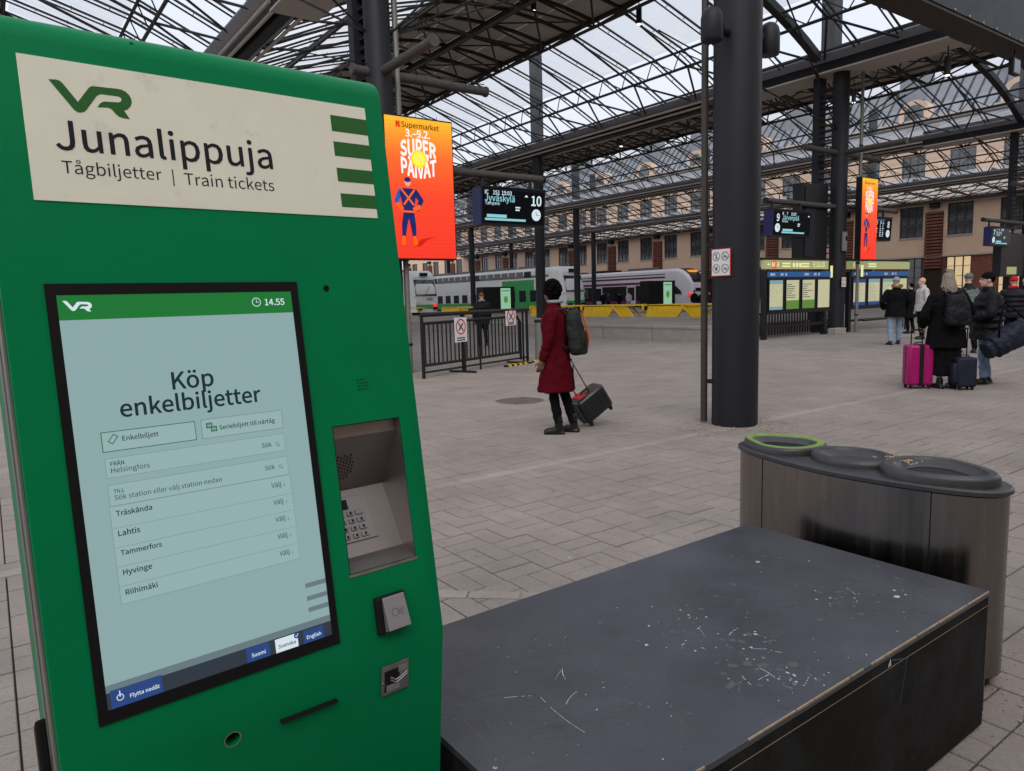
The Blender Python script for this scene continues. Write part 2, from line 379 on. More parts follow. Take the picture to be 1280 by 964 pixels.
# ================================================================== ground
g = MB()
PX0, PX1, PY0, PY1 = -1.68, 17.08, 0.34, 16.3
g.m = 0; g.poly([(-500, -500, -.014), (500, -500, -.014), (500, 500, -.014), (-500, 500, -.014)])
g.m = 1
B = 400
CE = .28; GX, GY = 2.48-.28*30, 3.98-.28*30
PX0 = GX+CE*math.floor((PX0-GX)/CE); PX1 = GX+CE*math.floor((PX1-GX)/CE); PY0 = GY+CE*math.floor((PY0-GY)/CE); PY1 = GY+CE*math.floor((PY1-GY)/CE)
for (a, b, c, d) in ((-B, B, -B, PY0), (-B, B, PY1, B), (-B, PX0, PY0, PY1), (PX1, B, PY0, PY1)):
    g.poly([(a, c, 0), (b, c, 0), (b, d, 0), (a, d, 0)])
def weave_mat():
    m = mat("paving_far", (.24, .218, .202), .88); n = m.node_tree.nodes; L = m.node_tree.links; b = n["Principled BSDF"]
    tc = n.new("ShaderNodeTexCoord"); bt = n.new("ShaderNodeTexBrick"); bt.inputs["Scale"].default_value = 1
    bt.inputs["Brick Width"].default_value = .56; bt.inputs["Row Height"].default_value = .28; bt.inputs["Mortar Size"].default_value = .012
    bt.inputs["Color1"].default_value = (.262, .238, .22, 1); bt.inputs["Color2"].default_value = (.225, .205, .19, 1); bt.inputs["Mortar"].default_value = (.12, .11, .10, 1)
    L.new(tc.outputs["Object"], bt.inputs["Vector"])
    nz = n.new("ShaderNodeTexNoise"); nz.inputs["Scale"].default_value = .35; nz.inputs["Detail"].default_value = 8; L.new(tc.outputs["Object"], nz.inputs["Vector"])
    mr = n.new("ShaderNodeMapRange"); mr.inputs[1].default_value = .3; mr.inputs[2].default_value = .7; mr.inputs[3].default_value = .82; mr.inputs[4].default_value = 1.12; L.new(nz.outputs["Fac"], mr.inputs[0])
    mx = n.new("ShaderNodeVectorMath"); mx.operation = 'SCALE'; L.new(bt.outputs["Color"], mx.inputs[0]); L.new(mr.outputs[0], mx.inputs["Scale"]); L.new(mx.outputs[0], b.inputs["Base Color"])
    return m
M['paving_far'] = weave_mat()
# large soft stains across the pavers
def stain(m, sc=1.1, lo=.80, hi=1.1, dark=None):
    n = m.node_tree.nodes; L = m.node_tree.links; b = n["Principled BSDF"]; src = b.inputs["Base Color"].links[0].from_socket
    g2 = n.new("ShaderNodeNewGeometry"); nz = n.new("ShaderNodeTexNoise"); nz.inputs["Scale"].default_value = sc; nz.inputs["Detail"].default_value = 9; nz.inputs["Roughness"].default_value = .7
    L.new(g2.outputs["Position"], nz.inputs["Vector"]); mr = n.new("ShaderNodeMapRange"); mr.inputs[1].default_value = .33; mr.inputs[2].default_value = .66; mr.inputs[3].default_value = lo; mr.inputs[4].default_value = hi
    L.new(nz.outputs["Fac"], mr.inputs[0]); mx = n.new("ShaderNodeVectorMath"); mx.operation = 'SCALE'; L.new(src, mx.inputs[0]); L.new(mr.outputs[0], mx.inputs["Scale"])
    last = mx.outputs[0]
    # pale gum spots
    vo = n.new("ShaderNodeTexVoronoi"); vo.inputs["Scale"].default_value = 3.1; vo.inputs["Randomness"].default_value = 1; L.new(g2.outputs["Position"], vo.inputs["Vector"])
    lt = n.new("ShaderNodeMath"); lt.operation = 'LESS_THAN'; lt.inputs[1].default_value = .026; L.new(vo.outputs["Distance"], lt.inputs[0])
    mm = n.new("ShaderNodeMixRGB"); mm.inputs[2].default_value = (.5, .48, .45, 1); L.new(lt.outputs[0], mm.inputs[0]); L.new(last, mm.inputs[1]); L.new(mm.outputs[0], b.inputs["Base Color"])
stain(M['paver']); stain(M['paver2'])
ground = g.build("ground", [M['joint'], M['paving_far']], fix=False); tag(ground, kind='structure')
CE = .28; GX, GY = 2.48-.28*30, 3.98-.28*30
YB = GY+CE*math.floor((5.24-GY)/CE); XB = GX+CE*math.floor((15.2-GX)/CE)
def in_band(x, y): return (YB < y < YB+CE) or (XB < x < XB+CE)
brks = []
i0, i1 = round((PX0-GX)/CE), round((PX1-GX)/CE)
for i in range(i0, i1):
    for j in range(round((PY0-GY)/CE), round((PY1-GY)/CE)):
        x = GX+i*CE; y = GY+j*CE
        for k in (0, .5):
            if (i+j) % 2 == 0: c = (x+CE/2, y+CE*(k+.25)); r = 0
            else: c = (x+CE*(k+.25), y+CE/2); r = 1
            if in_band(*c): continue
            brks.append((c[0], c[1], r, 0))
x = -1.6
while x < 17:
    for yy in (5.205, 5.275) if False else (5.24,):
        brks.append((x+.14, YB+.07, 0, 1)); brks.append((x+.14, YB+.21, 0, 0))
    x += .28
yb = .6
while yb < 16.2:
    if not YB-.1 < yb+.14 < YB+.38: brks.append((XB+.07, yb+.14, 1, 1)); brks.append((XB+.21, yb+.14, 1, 0))
    yb += .28
def bmesh_brick(seed, lx=.2725, ly=.1325):
    rr = random.Random(seed); b = MB(); h = .02; z = rr.uniform(-.0015, .0015); t = [rr.uniform(-.0012, .0012) for _ in range(4)]
    X, Y = lx/2, ly/2; e = .003
    top = [(-X+e, -Y+e, z+t[0]), (X-e, -Y+e, z+t[1]), (X-e, Y-e, z+t[2]), (-X+e, Y-e, z+t[3])]
    mid = [(-X, -Y, z-.003), (X, -Y, z-.003), (X, Y, z-.003), (-X, Y, z-.003)]
    bot = [(a, c, z-h) for a, c, _ in mid]
    b.add(top+mid+bot, [(0, 1, 2, 3)]+[(i+4, (i+1) % 4+4, (i+1) % 4, i) for i in range(4)]+[(i+8, (i+1) % 4+8, (i+1) % 4+4, i+4) for i in range(4)])
    return b
def brick_size(c):
    p = proj((c[0], c[1], 0))
    if p is None or not (-20 < p[0] < 1300 and -20 < p[1] < 985): return 0
    if p[0] > 60 and p[0] < 556 and p[1] > 100: return 0
    # under or behind the box and the bins
    if 1.1 < c[0] < 2.75 and .95 < c[1] < 2.0: return 0
    if p[1] > 780 and 556 < p[0] < 1225: return 0
    if 600 < p[0] < 1225 and p[1] > 740+(-.33)*(p[0]-600): return 0
    if 935 < p[0] < 1255 and 560 < p[1] < 850: return 0
    return 1/p[2]**3
brks.sort(key=brick_size, reverse=True)
protos = [bmesh_brick(k).mesh("paver", M['paver'], fix=False) for k in range(6)]
protos2 = [bmesh_brick(k, .2755, .1325).mesh("paver", M['paver2'], fix=False) for k in range(3)]
rest = MB(); pb = [bmesh_brick(k) for k in range(6)]; pb2 = [bmesh_brick(k, .2755, .1325) for k in range(3)]
for n_, (x, y, r, l) in enumerate(brks):
    if n_ < 300:
        o = link("paver", random.choice(protos2 if l else protos), ground); o.location = (x, y, 0); o.rotation_euler = (0, 0, r*PI/2)
    else:
        b = random.choice(pb2 if l else pb); rest.m = l
        if r: rest.add([(x-v.y, y+v.x, v.z) for v in b.v], b.f)
        else: rest.add([(x+v.x, y+v.y, v.z) for v in b.v], b.f)
o = rest.build("pavers", [M['paver'], M['paver2']], ground, fix=False); o["kind"] = 'stuff'
# diagonal band of light pavers, and far lines of light slabs
p0 = Vector((1.72, 3.30, 0)); p1 = Vector((2.42, 2.66, 0)); d = (p1-p0).normalized(); w = Vector((-d.y, d.x, 0))
dm = MB().obox((0, 0, 0), X_, Y_, Z_, .134, .045, .012).mesh("light_paver", M['paver2'])
for k in range(4):
    o = link("light_paver", dm, ground); c = p0+d*(.14+.28*k); o.location = (c.x, c.y, -.007); o.rotation_euler = (0, 0, math.atan2(d.y, d.x))
mb = MB(); mb.box((17.1, 5.55, 0), (40, 5.75, .004))
tag(mb.build("light_band", M['paving_far']), kind='structure')
# litter round the pillar and kerb
mb = MB(); rr = random.Random(3)
def crumbs(mb, cx, cy, rx, ry, n, s=.012, z=.002):
    for _ in range(n):
        a = rr.uniform(0, 2*PI); q = rr.random()**.6; x = cx+math.cos(a)*rx*q; y = cy+math.sin(a)*ry*q; t = rr.uniform(.3, 1)*s; an = rr.uniform(0, PI)
        u = Vector((math.cos(an), math.sin(an), 0)); v = Vector((-u.y, u.x, 0))
        mb.obox((x, y, z+t*.25), u, v, Z_, t, t*rr.uniform(.2, .8), t*.3)
crumbs(mb, 6.9, 5.15, .75, .65, 420, .014); crumbs(mb, 2.95, .85, .35, .25, 90, .006); crumbs(mb, 3.2, 1.0, .25, .2, 60, .006)
crumbs(mb, 5, 6, 5, 5, 420, .009); crumbs(mb, 3.0, 3.4, 2.2, 1.6, 300, .0055); crumbs(mb, 4.2, 1.6, 1.4, 1.2, 160, .005); crumbs(mb, 3.3, 2.3, 1.2, 1.6, 90, .007); crumbs(mb, 2.2, 3.2, .9, 1.2, 60, .006)
o = mb.build("litter", mat("litter_bits", (.34, .28, .21), .9)); tag(o, "tiny dry scraps and grit scattered over the pavers round the pillar", kind='stuff')
M['coverm'] = mat("worn_iron_cover", (.13, .11, .10), .7, noise=.4, scale=14)
t = thing("manhole_cover", (6.46, 8.73, 0), "round worn iron manhole cover in the paving left of the red coat's shoes", "manhole cover")
mb = MB(); c = Vector((6.46, 8.73, .002)); mb.tube((6.46, 8.73, 0), (6.46, 8.73, .006), .36, n=32); mb.build("cover", M['coverm'], t)
mb = MB()
for k in range(-3, 4): mb.box((6.46-.28, 8.73+k*.08-.02, .006), (6.46+.28, 8.73+k*.08+.02, .011))
mb.build("ridge", M['coverm'], t)

# ================================================================== platform and far side
pl = MB(); pl.box((18.62, 14.8, 0), (26.2, 160, .46)); platform = pl.build("platform", M['paving_far']); tag(platform, kind='structure')
slab = MB().box((0, -1.21, 0), (.14, 1.21, .40)).mesh("wall_slab", M['concrete']); cop = MB().box((-.03, -1.215, .40), (.6, 1.215, .475)).mesh("coping", M['concrete'])
y = 16.0
for k in range(20):
    o = link("wall_slab", slab, platform); o.location = (18.47, y, 0)
    o = link("coping", cop, platform); o.location = (18.47, y, 0); y += 2.45
mb = MB(); mb.box((44.5, 40, 0), (58.6, 160, .14)); tag(mb.build("far_platform", M['paving_far']), kind='structure')

# ================================================================== station building
bx = 70.0
bld = thing("station_building", (bx, 60, 0), "long ochre plastered station wing with brick panels behind the trains", "building")
# front wall with window openings: strips
WB = 4.15; W0 = 27.85; WW = 2.1; K0, K1 = -5, 25
ys = [(W0+WB*k, W0+WB*k+WW) for k in range(K0, K1)]
ya, yb_ = ys[0][0]-3, ys[-1][1]+3
mb = MB()
def wall_strips(z0, z1, wz0, wz1, xx=bx, th=.5):
    mb.box((xx, ya, z0), (xx+th, yb_, wz0)); mb.box((xx, ya, wz1), (xx+th, yb_, z1))
    e = ya
    for a, b in ys: mb.box((xx, e, wz0), (xx+th, a, wz1)); e = b
    mb.box((xx, e, wz0), (xx+th, yb_, wz1))
wall_strips(4.3, 9.6, 6.02, 8.8)
mb.build("wall", M['plaster'], bld)
mb = MB(); wall_strips(9.6, 16.2, 11.2, 13.4); mb.build("upper_wall", M['plaster'], bld)
mb = MB(); mb.box((bx-.35, ya, 16.2), (bx+.7, yb_, 16.55)); mb.box((bx-.2, ya, 15.9), (bx, yb_, 16.2)); mb.build("cornice", M['soffit'], bld)
mb = MB(); mb.box((bx-.06, ya, 4.16), (bx+.1, yb_, 4.3)); mb.build("string_course", M['soffit'], bld)
# ground floor: brick piers between windows
pm_ = MB().box((.1, 0, 0), (.5, WB-WW, 4.16)).mesh("brick_pier", M['brick'])
for a, b in ys: o = link("brick_pier", pm_, bld); o.location = (0, b-bld.location.y, 0)
MB().box((bx+.1, ya, 0), (bx+.5, ys[0][0], 4.16)).build("brick_pier", M['brick'], bld)
MB().box((bx+.1, ya, .0), (bx+.45, yb_, .655)).build("plinth", M['concrete'], bld)
# windows
def window(w, h, cols, rows, paneM, litset=()):
    fr = MB(); t = .09
    fr.box((-.02, 0, 0), (.14, t, h)); fr.box((-.02, w-t, 0), (.14, w, h)); fr.box((-.02, t, 0), (.14, w-t, t)); fr.box((-.02, t, h-t), (.14, w-t, h))
    for c in range(1, cols): fr.box((.0, w*c/cols-.045, t), (.12, w*c/cols+.045, h-t))
    for r in range(1, rows): fr.box((.01, t, h*r/rows-.02), (.11, w-t, h*r/rows+.02))
    fm = fr.mesh("window", M['winframe'])
    pa = MB(); pw = w/cols; pa.box((0, .05, .05), (.02, pw-.05, h-.05)); pm = pa.mesh("pane", paneM)
    sl = MB(); sl.box((-.1, -.06, -.1), (.05, w+.06, 0)); sm = sl.mesh("sill", M['soffit'])
    return fm, pm, sm, cols, pw
wA = window(WW, 2.78, 3, 5, M['glassdark']); wU = window(WW, 2.2, 3, 3, M['glassdark'])
wG = window(WW, 3.5, 3, 4, M['glassdark']); wL = window(WW, 3.5, 3, 4, M['glasslit'])
def put_window(wd, y, z):
    o = link("window", wd[0], bld); o.location = (bx+.12-bld.location.x, y-bld.location.y, z)
    for c in range(wd[3]):
        p = link("pane", wd[1], o); p.location = (.05, c*wd[4], 0); p.rotation_euler = (0, 0, random.uniform(-.01, .01))
    p = link("sill", wd[2], o); p.location = (-.12, 0, 0)
for k, (a, b) in zip(range(K0, K1), ys):
    put_window(wA, a, 6.02); put_window(wU, a, 11.2)
    put_window(wL if k in (0, -1, 7, 12) else wG, a, .66)
# protruding brick panels between every second pair of windows: courses
crs = MB(); crs.box((-.16, 0, 0), (0, 1.5, .19)); cm = crs.mesh("brick_course", M['brick'])
for k in range(K0, K1):
    if (k-K0) % 2 == (0-K0) % 2:
        y = W0+WB*k+WW+.30
        o = MB().box((bx-.05, y, .2), (bx-.003, y+1.5, 8.15)).build("brick_panel", M['brick2'], bld)
        z = .3
        while z < 8.1:
            if z > 3.0:
                c = link("brick_course", cm, o); c.location = (bx-.05-bld.location.x, y-bld.location.y, z)
            z += .285
# vents / lamps under the eave
vb = MB().box((-.5, -.35, 0), (0, .35, .5)).mesh("wall_lamp", M['char2'])
for k in range(K0, K1):
    if k % 2 == 0:
        o = link("wall_lamp", vb, bld); o.location = (bx-bld.location.x, W0+WB*k+WW+1.0-bld.location.y, 8.5)
# mansard roof with seams, dormers and chimneys
rf = MB(); rf.prism([(bx-.1, ya, 16.55), (bx+3.2, ya, 20.4), (bx+12, ya, 22.4), (bx+12, ya, 16.55)], (0, yb_-ya, 0)); roof = rf.build("roof", M['roofslate'], bld)
sm_ = MB().bar((-.1, 0, 16.57), (3.2, 0, 20.42), .10, .16, up=(0, 1, 0)).mesh("roof_seam", M['char'])
y = ya+.5
while y < yb_-1:
    o = link("roof_seam", sm_, roof); o.location = (bx-bld.location.x, y-bld.location.y, 0); y += .95 if y < 75 else 1.9
for k in range(K0, K1, 2):
    y = W0+WB*k+WW/2
    dm_ = MB(); n = 10
    arch = [(y-1.35, 16.4)]+[(y+math.cos(PI-PI*i/n)*1.35, 17.1+math.sin(PI*i/n)*1.2) for i in range(n+1)]+[(y+1.35, 16.4)]
    dm_.prism([(bx-.25, a, b) for a, b in arch], (2.6, 0, 0)); o = dm_.build("dormer", M['plaster'], bld)
    arch2 = [(y+(a-y)*.62, 16.5+(b-16.4)*.72) for a, b in arch]
    MB().prism([(bx-.29, a, b) for a, b in arch2], (.05, 0, 0)).build("pane", M['glassdark'], o)
for y in (24, 33, 45, 58, 66, 80, 95, 112):
    o = MB().box((bx+1.6, y, 18.2), (bx+3.4, y+2.3, 22.6)).build("chimney", M['roofslate'], roof)
    MB().box((bx+1.45, y-.15, 22.6), (bx+3.55, y+2.45, 22.85)).build("chimney_cap", M['char2'], roof) if False else None

# ================================================================== canopy
ROWS = [-10.0, 7.0, 24.4, 41.4, 58.4]
XC0 = 8.65; H2 = 8.3
YC = [14.4+16.4*k for k in range(7)]
SP = 16.4/12; NR = 72; Y00 = 14.4-2*SP
def vz(dx): return 11.55-.0333*dx*dx
def arc_pts(a, b, n=7): return [(a+(b-a)*i/n, vz(a+(b-a)*i/n)) for i in range(n+1)]
def sweep(mb, prof, y0, y1, w, dz=0.0):
    """bar following the vault: prof = [(dx,z)], between y0 and y1, depth w"""
    for (a, za), (b, zb) in zip(prof[:-1], prof[1:]):
        mb.prism([(a, y0, za+dz), (b, y0, zb+dz), (b, y0, zb+dz-w), (a, y0, za+dz-w)], (0, y1-y0, 0))
def rafter_mesh(sgn, thick=False):
    mb = MB(); pr = [(sgn*x, z) for x, z in (arc_pts(2.7, 7.9, 7) if thick else ((2.7, vz(2.7)), (5.75, vz(5.75)), (7.95, vz(7.95))))]
    if thick: sweep(mb, pr, -.13, .13, .26, -.02)
    else:
        sweep(mb, pr, -.07, -.025, .065, -.02); 
        for (a, za), (b, zb) in zip(pr[:-1], pr[1:]): mb.tube((a, .09, za-.13), (b, .09, zb-.13), .027, n=6, caps=False)
        for k in range(1, 6):
            a = sgn*(2.7+.85*k); za = vz(a)-.05; mb.tube((a, -.05, za-.02), (a, .09, za-.10), .012, n=4)
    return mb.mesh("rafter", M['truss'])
def pane_mesh(a, b, gm="glass"):
    mb = MB(); pr = arc_pts(a, b, 1); w = SP/2-.03
    for (x, z), (x2, z2) in zip(pr[:-1], pr[1:]): mb.add([(x, -w, z), (x2, -w, z2), (x2, w, z2), (x, w, z)], [(0, 1, 2, 3)])
    return mb.mesh("glass_pane", M[gm], 'all')
R_ = {(s, t): rafter_mesh(s, t) for s in (-1, 1) for t in (False, True)}
PN = [pane_mesh(2.9, 5.73), pane_mesh(5.77, 7.9), pane_mesh(-5.73, -2.9, 'glass_white'), pane_mesh(-7.9, -5.77, 'glass_white')]
def panel_mesh():
    mb = MB(); pr = arc_pts(-2.75, 2.75, 4)
    for (x, z), (x2, z2) in zip(pr[:-1], pr[1:]):
        mb.prism([(x+.02, -SP/2+.02, z), (x2-.02, -SP/2+.02, z2), (x2-.02, -SP/2+.02, z2+.06), (x+.02, -SP/2+.02, z+.06)], (0, SP-.04, 0))
    return mb.mesh("roof_panel", M['roofpanel'])
PAN = panel_mesh()
def web_mesh(sgn):
    mb = MB(); L = 2*SP; tx, tz = sgn*5.75, vz(5.75)-.14; bx_, bz = sgn*6.15, vz(5.75)-.60
    for k in range(2):
        y = k*SP
        mb.tube((tx, y, tz), (bx_, y+SP/2, bz), .022, n=5, caps=False); mb.tube((bx_, y+SP/2, bz), (tx, y+SP, tz), .022, n=5, caps=False)
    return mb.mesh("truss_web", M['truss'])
WEB = {s: web_mesh(s) for s in (-1, 1)}
def strut_mesh(sgn):
    mb = MB(); bx_, bz = sgn*6.15, vz(5.75)-.60
    mb.tube((sgn*2.8, 0, vz(2.8)-.12), (bx_, 0, bz), .045, n=6); mb.tube((bx_, 0, bz), (sgn*8.1, -SP*.9, 9.25), .04, n=6)
    mb.tube((bx_, 0, bz), (sgn*8.1, SP*.9, 9.25), .04, n=6)
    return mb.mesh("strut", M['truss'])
ST = {s: strut_mesh(s) for s in (-1, 1)}
def frame_mesh():
    """space frame module under the solid strip, two rafter bays long"""
    mb = MB(); L = 2*SP; zt = lambda x: vz(x)-.1; bot = [(-1.5, 10.35), (1.5, 10.35)]; top = [-2.75, 0, 2.75]
    for x, z in bot: mb.tube((x, 0, z), (x, L, z), .055, n=6, caps=False)
    mb.tube((bot[0][0], SP, bot[0][1]), (bot[1][0], SP, bot[1][1]), .04, n=6)
    for i, (x, z) in enumerate(bot):
        for t in (top[i], top[i+1]):
            for y in (0, L): mb.tube((x, SP, z), (t, y, zt(t)), .038, n=6, caps=False)
    for t in top: mb.bar((t, 0, zt(t)), (t, L, zt(t)), .09, .12)
    for y in (0, SP):
        pr = arc_pts(-2.75, 2.75, 4)
        for (a, za), (b, zb) in zip(pr[:-1], pr[1:]): mb.bar((a, y+.02, za-.07), (b, y+.02, zb-.07), .08, .12)
    mb.tube((-2.75, 0, zt(2.75)), (0, L, zt(0)), .03, n=5); mb.tube((2.75, 0, zt(2.75)), (0, L, zt(0)), .03, n=5)
    mb.tube((-2.75, L, zt(2.75)-.5), (-1.5, SP, 10.35), .02, n=4)
    for y in (.5*SP, 1.5*SP): mb.tube((-2.4, y, 10.9), (-2.4, y, 11.3), .02, n=4)
    return mb.mesh("space_frame", M['brownsteel'])
FRM = frame_mesh()
names = ["glazed canopy bay furthest left, above the ticket machine's head", "nearest glazed canopy bay whose solid strip crosses over the orange poster",
         "middle glazed canopy bay seen behind the large round pillar", "farthest glazed canopy bay in front of the station wing"]
for b in range(4):
    xc = ROWS[b]+XC0
    t = thing("canopy", (xc, 14.4, 0), names[b], "canopy", "glazed canopy bays over the tracks")
    sides = (1,) if b == 0 else (-1, 1)
    far = 56 if b else 40
    start = 0 if b else 3
    for i in range(start, NR if b else 50):
        y = Y00+i*SP-14.4; th = i == 2
        for s in sides:
            o = link("rafter", R_[(s, th)], t); o.location = (0, y, 0)
            if i < far:
                for q in ((0, 1) if s > 0 else (2, 3)):
                    p = link("glass_pane", PN[q], t); p.location = (0, y+SP/2, 0)
        p = link("roof_panel", PAN, t); p.location = (0, y+SP/2, 0)
        if i % 2 == 0:
            p = link("space_frame", FRM, t); p.location = (0, y, 0)
            for s in sides:
                p = link("truss_web", WEB[s], t); p.location = (0, y, 0)
                p = link("strut", ST[s], t); p.location = (0, y+SP, 0)
    if b:
        rest = MB(); w = SP/2-.03
        for i in range(far, NR):
            y = Y00+i*SP+SP/2
            for s in (-1, 1):
                pr = [(s*x, z) for x, z in ((2.9, vz(2.9)), (5.75, vz(5.75)), (7.9, vz(7.9)))]
                for (x, z), (x2, z2) in zip(pr[:-1], pr[1:]): rest.add([(xc+x, y-w, z), (xc+x2, y-w, z2), (xc+x2, y+w, z2), (xc+x, y+w, z)], [(0, 1, 2, 3)])
        o = rest.build("far_glass", M['glass'], t, fix=False); o["kind"] = 'stuff'
    Y0, Y1 = Y00, Y00+NR*SP
    for s in sides:
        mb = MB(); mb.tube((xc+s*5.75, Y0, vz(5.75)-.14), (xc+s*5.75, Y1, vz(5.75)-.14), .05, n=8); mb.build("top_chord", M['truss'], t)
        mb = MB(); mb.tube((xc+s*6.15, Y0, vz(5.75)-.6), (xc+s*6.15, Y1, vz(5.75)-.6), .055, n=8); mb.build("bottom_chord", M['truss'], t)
        mb = MB(); mb.bar((xc+s*2.78, Y0, vz(2.78)+.02), (xc+s*2.78, Y1, vz(2.78)+.02), .08, .16); mb.build("ridge_rail", M['char2'], t)
        mb = MB(); mb.bar((xc+s*7.92, Y0, vz(7.92)), (xc+s*7.92, Y1, vz(7.92)), .06, .08); mb.build("glazing_rail", M['char2'], t)
# gutters with their beams
gn = ["gutter beam on the nearest row of columns above the orange poster", "gutter beam with beige underside ending at the big front beam, over the paired columns",
      "gutter beam on the third row of columns, right of the twin display columns", "farthest gutter beam in front of the station wing"]
for b in range(1, 5):
    x = ROWS[b]; Y0, Y1 = 10.4, Y00+NR*SP
    t = thing("gutter_beam", (x, 14.4, 0), gn[b-1], "beam", "gutter beams along the canopy")
    sp = 18.9
    zt = vz(7.7)
    for s in (-1, 1):
        mb = MB(); xx = x+s*.42
        mb.prism([(xx, Y0, 9.20), (x+s*.72, Y0, 9.40), (x+s*.72, Y0, 9.44), (xx, Y0, 9.24)], (0, Y1-Y0, 0)); mb.build("gutter_plate", M['gutter'], t)
    mb = MB(); mb.box((x-.4, Y0, 9.2), (x+.4, Y1, 9.25)); mb.build("gutter_floor", M['gutter'], t)
    mb = MB(); mb.box((x-.46, Y0, 8.93), (x-.42, sp, 9.7)) if False else mb.box((x-.45, Y0, 8.92), (x-.40, sp, 9.66)); mb.box((x+.40, Y0, 8.92), (x+.45, sp, 9.4)); mb.build("web_plate", M['char'], t)
    mb = MB(); mb.box((x-.5, Y0, 8.86), (x+.75, sp, 8.915)); mb.build("soffit", M['soffit'], t)
    mb = MB(); mb.box((x-.14, sp, 8.92), (x+.14, Y1, 8.97)); mb.box((x-.14, sp, 9.14), (x+.14, Y1, 9.19)); mb.box((x-.03, sp, 8.97), (x+.03, Y1, 9.14)); mb.build("girder", M['char'], t)
    mb = MB()
    for s, zz in ((-1, 8.98), (1, 8.9), (-1, 9.12)): mb.tube((x+s*(.34 if zz != 9.12 else .5), sp, zz), (x+s*(.34 if zz != 9.12 else .5), Y1, zz), .05, n=8)
    mb.build("drain_pipe", M['soffit'], t)
    # knee struts from the next bay's first haunch
# eave roof between the last row and the building
t = thing("eave_roof", (64, 14.4, 0), "grey trussed eave roof reaching from the last columns to the station wing", "roof")
ev = MB().prism([(59.5, -SP+.03, 9.9), (69.9, -SP+.03, 9.25), (69.9, -SP+.03, 9.33), (59.5, -SP+.03, 9.98)], (0, 2*SP-.06, 0)).mesh("roof_panel", M['glass_eave'])
wb = MB()
for k in range(4):
    xa = 59.5+2.6*k; wb.tube((xa, 0, 9.8-.16*k), (xa+1.3, SP, 8.9), .04, n=5); wb.tube((xa+1.3, SP, 8.9), (xa+2.6, 0, 9.75-.16*k), .04, n=5)
    wb.tube((xa+1.3, -SP, 8.9), (xa+1.3, SP, 8.9), .04, n=5); wb.tube((xa+1.3, SP, 8.9), (xa, 2*SP, 9.75), .03, n=5)
wb.bar((59.5, 0, 9.83), (69.9, 0, 9.2), .08, .14)
wb = wb.mesh("eave_truss", M['brownsteel'])
for i in range(0, NR, 2):
    y = Y00+i*SP-14.4
    p = link("roof_panel", ev, t); p.location = (-64, y+SP, 0); p = link("eave_truss", wb, t); p.location = (-64, y, 0)
MB().box((69.3, Y00, 8.95), (69.95, Y00+NR*SP, 9.2)).build("eave_beam", M['char2'], t)
# ------------------------------------------------ columns
stub_l = "dark steel canopy column "
cap_lab = {
 (1, 0): "dark twin-shaft column carrying the large orange poster beside the ticket machine",
 (2, 0): "dark twin-shaft column between the two timetable boards, small poster on its right",
 (3, 0): "dark twin-shaft column at the right edge of the photo, behind the people",
 (2, 1): "slender dark column directly right of the display numbered 10",
 (3, 2): "slender dark column standing between the green train's nose and the purple train",
 (4, 3): "far slender column in front of the purple train's windows",
 (3, 3): "slender dark column below the display numbered 10, in front of the green train",
}
def column(x, y, twin, lab, grp):
    t = thing("column", (x, y, 0), lab, "column", grp)
    mb = MB(); mb.tube((x, y-.4 if twin else y, 0), (x, y-.4 if twin else y, 8.86), .27, n=28); mb.build("shaft", M['char'], t, smooth=True)
    mb = MB(); yy = y-.4 if twin else y; mb.tube((x, yy, 0), (x, yy, .06), .33, n=28); mb.build("base_plate", M['char'], t, smooth=True)
    if twin:
        mb = MB(); mb.box((x-.22, y+.28, 0), (x+.22, y+.52, 8.85)); mb.build("flat_shaft", M['char'], t, bevel=.015)
        mb = MB()
        for z in range(1, 43): mb.box((x-.1, y-.14, z*.2), (x+.1, y+.29, z*.2+.03))
        mb.build("tie_plate", M['char2'], t)
    mb = MB(); mb.box((x-.24, y-.24, 9.7), (x+.24, y+.24, 15.5)); mb.build("mast", M['char'], t)
    if twin:
        for z in (6.2,):
            for (dx, dy, ln) in ((-1, 0, .55 if x < 10 else 2.1), (1, 0, 2.6), (0, -1, 2.2)):
                mb = MB(); a = Vector((x, y-.4, z)); d = Vector((dx, dy, 0)); mb.tube(a+d*.2, a+d*ln, .095, n=12); mb.tube(a+d*ln, a+d*(ln+.06), .115, n=12); mb.build("stub_arm", M['tube'], t, smooth=True)
        mb = MB(); mb.tube((x-2.1, y-.4, 6.35), (x+2.6, y-.4, 6.35), .012, n=5); mb.build("cable", M['char2'], t)
        for (dx, dy, dz) in ((6.1, SP*2, 3.05), (-6.1, SP*2, 3.05), (6.1, -SP*1.2, 3.05), (-6.1, -SP*1.2, 3.05), (2.2, -2.8, 2.3)):
            mb = MB(); a = Vector((x, y-.4, 6.9)); q = a+Vector((dx, dy, dz)); mid = a.lerp(q, .42)
            mb.tube(a+Vector((math.copysign(.22, dx), 0, .05)), q, .024, n=6); mb.tube(mid, a.lerp(q, .47), .045, n=8); mb.build("tie_rod", M['char2'], t)
    else:
        for s in (-1, 1):
            mb = MB(); mb.tube((x, y, 7.4), (x+s*2.2, y+SP, 9.9), .02, n=5); mb.build("tie_rod", M['char2'], t)
    return t
for b in range(1, 5):
    for k, y in enumerate(YC):
        if b == 1 and k > 0: continue
        if (b, k) == (4, 0) or (b == 4 and k == 1) or (b, k) == (3, 1): twin = False
        else: twin = k == 0
        if (b, k) == (4, 0): continue
        p = proj((ROWS[b], y, 6))
        if b > 1 and (p is None or p[0] > 1300 or p[0] < 470): continue
        if 885 < p[0] < 950 and not twin: continue
        lab = cap_lab.get((b, k), "distant slender dark canopy column among the tracks, one of the repeated far ones")
        column(ROWS[b], y, twin, lab, "dark canopy columns")
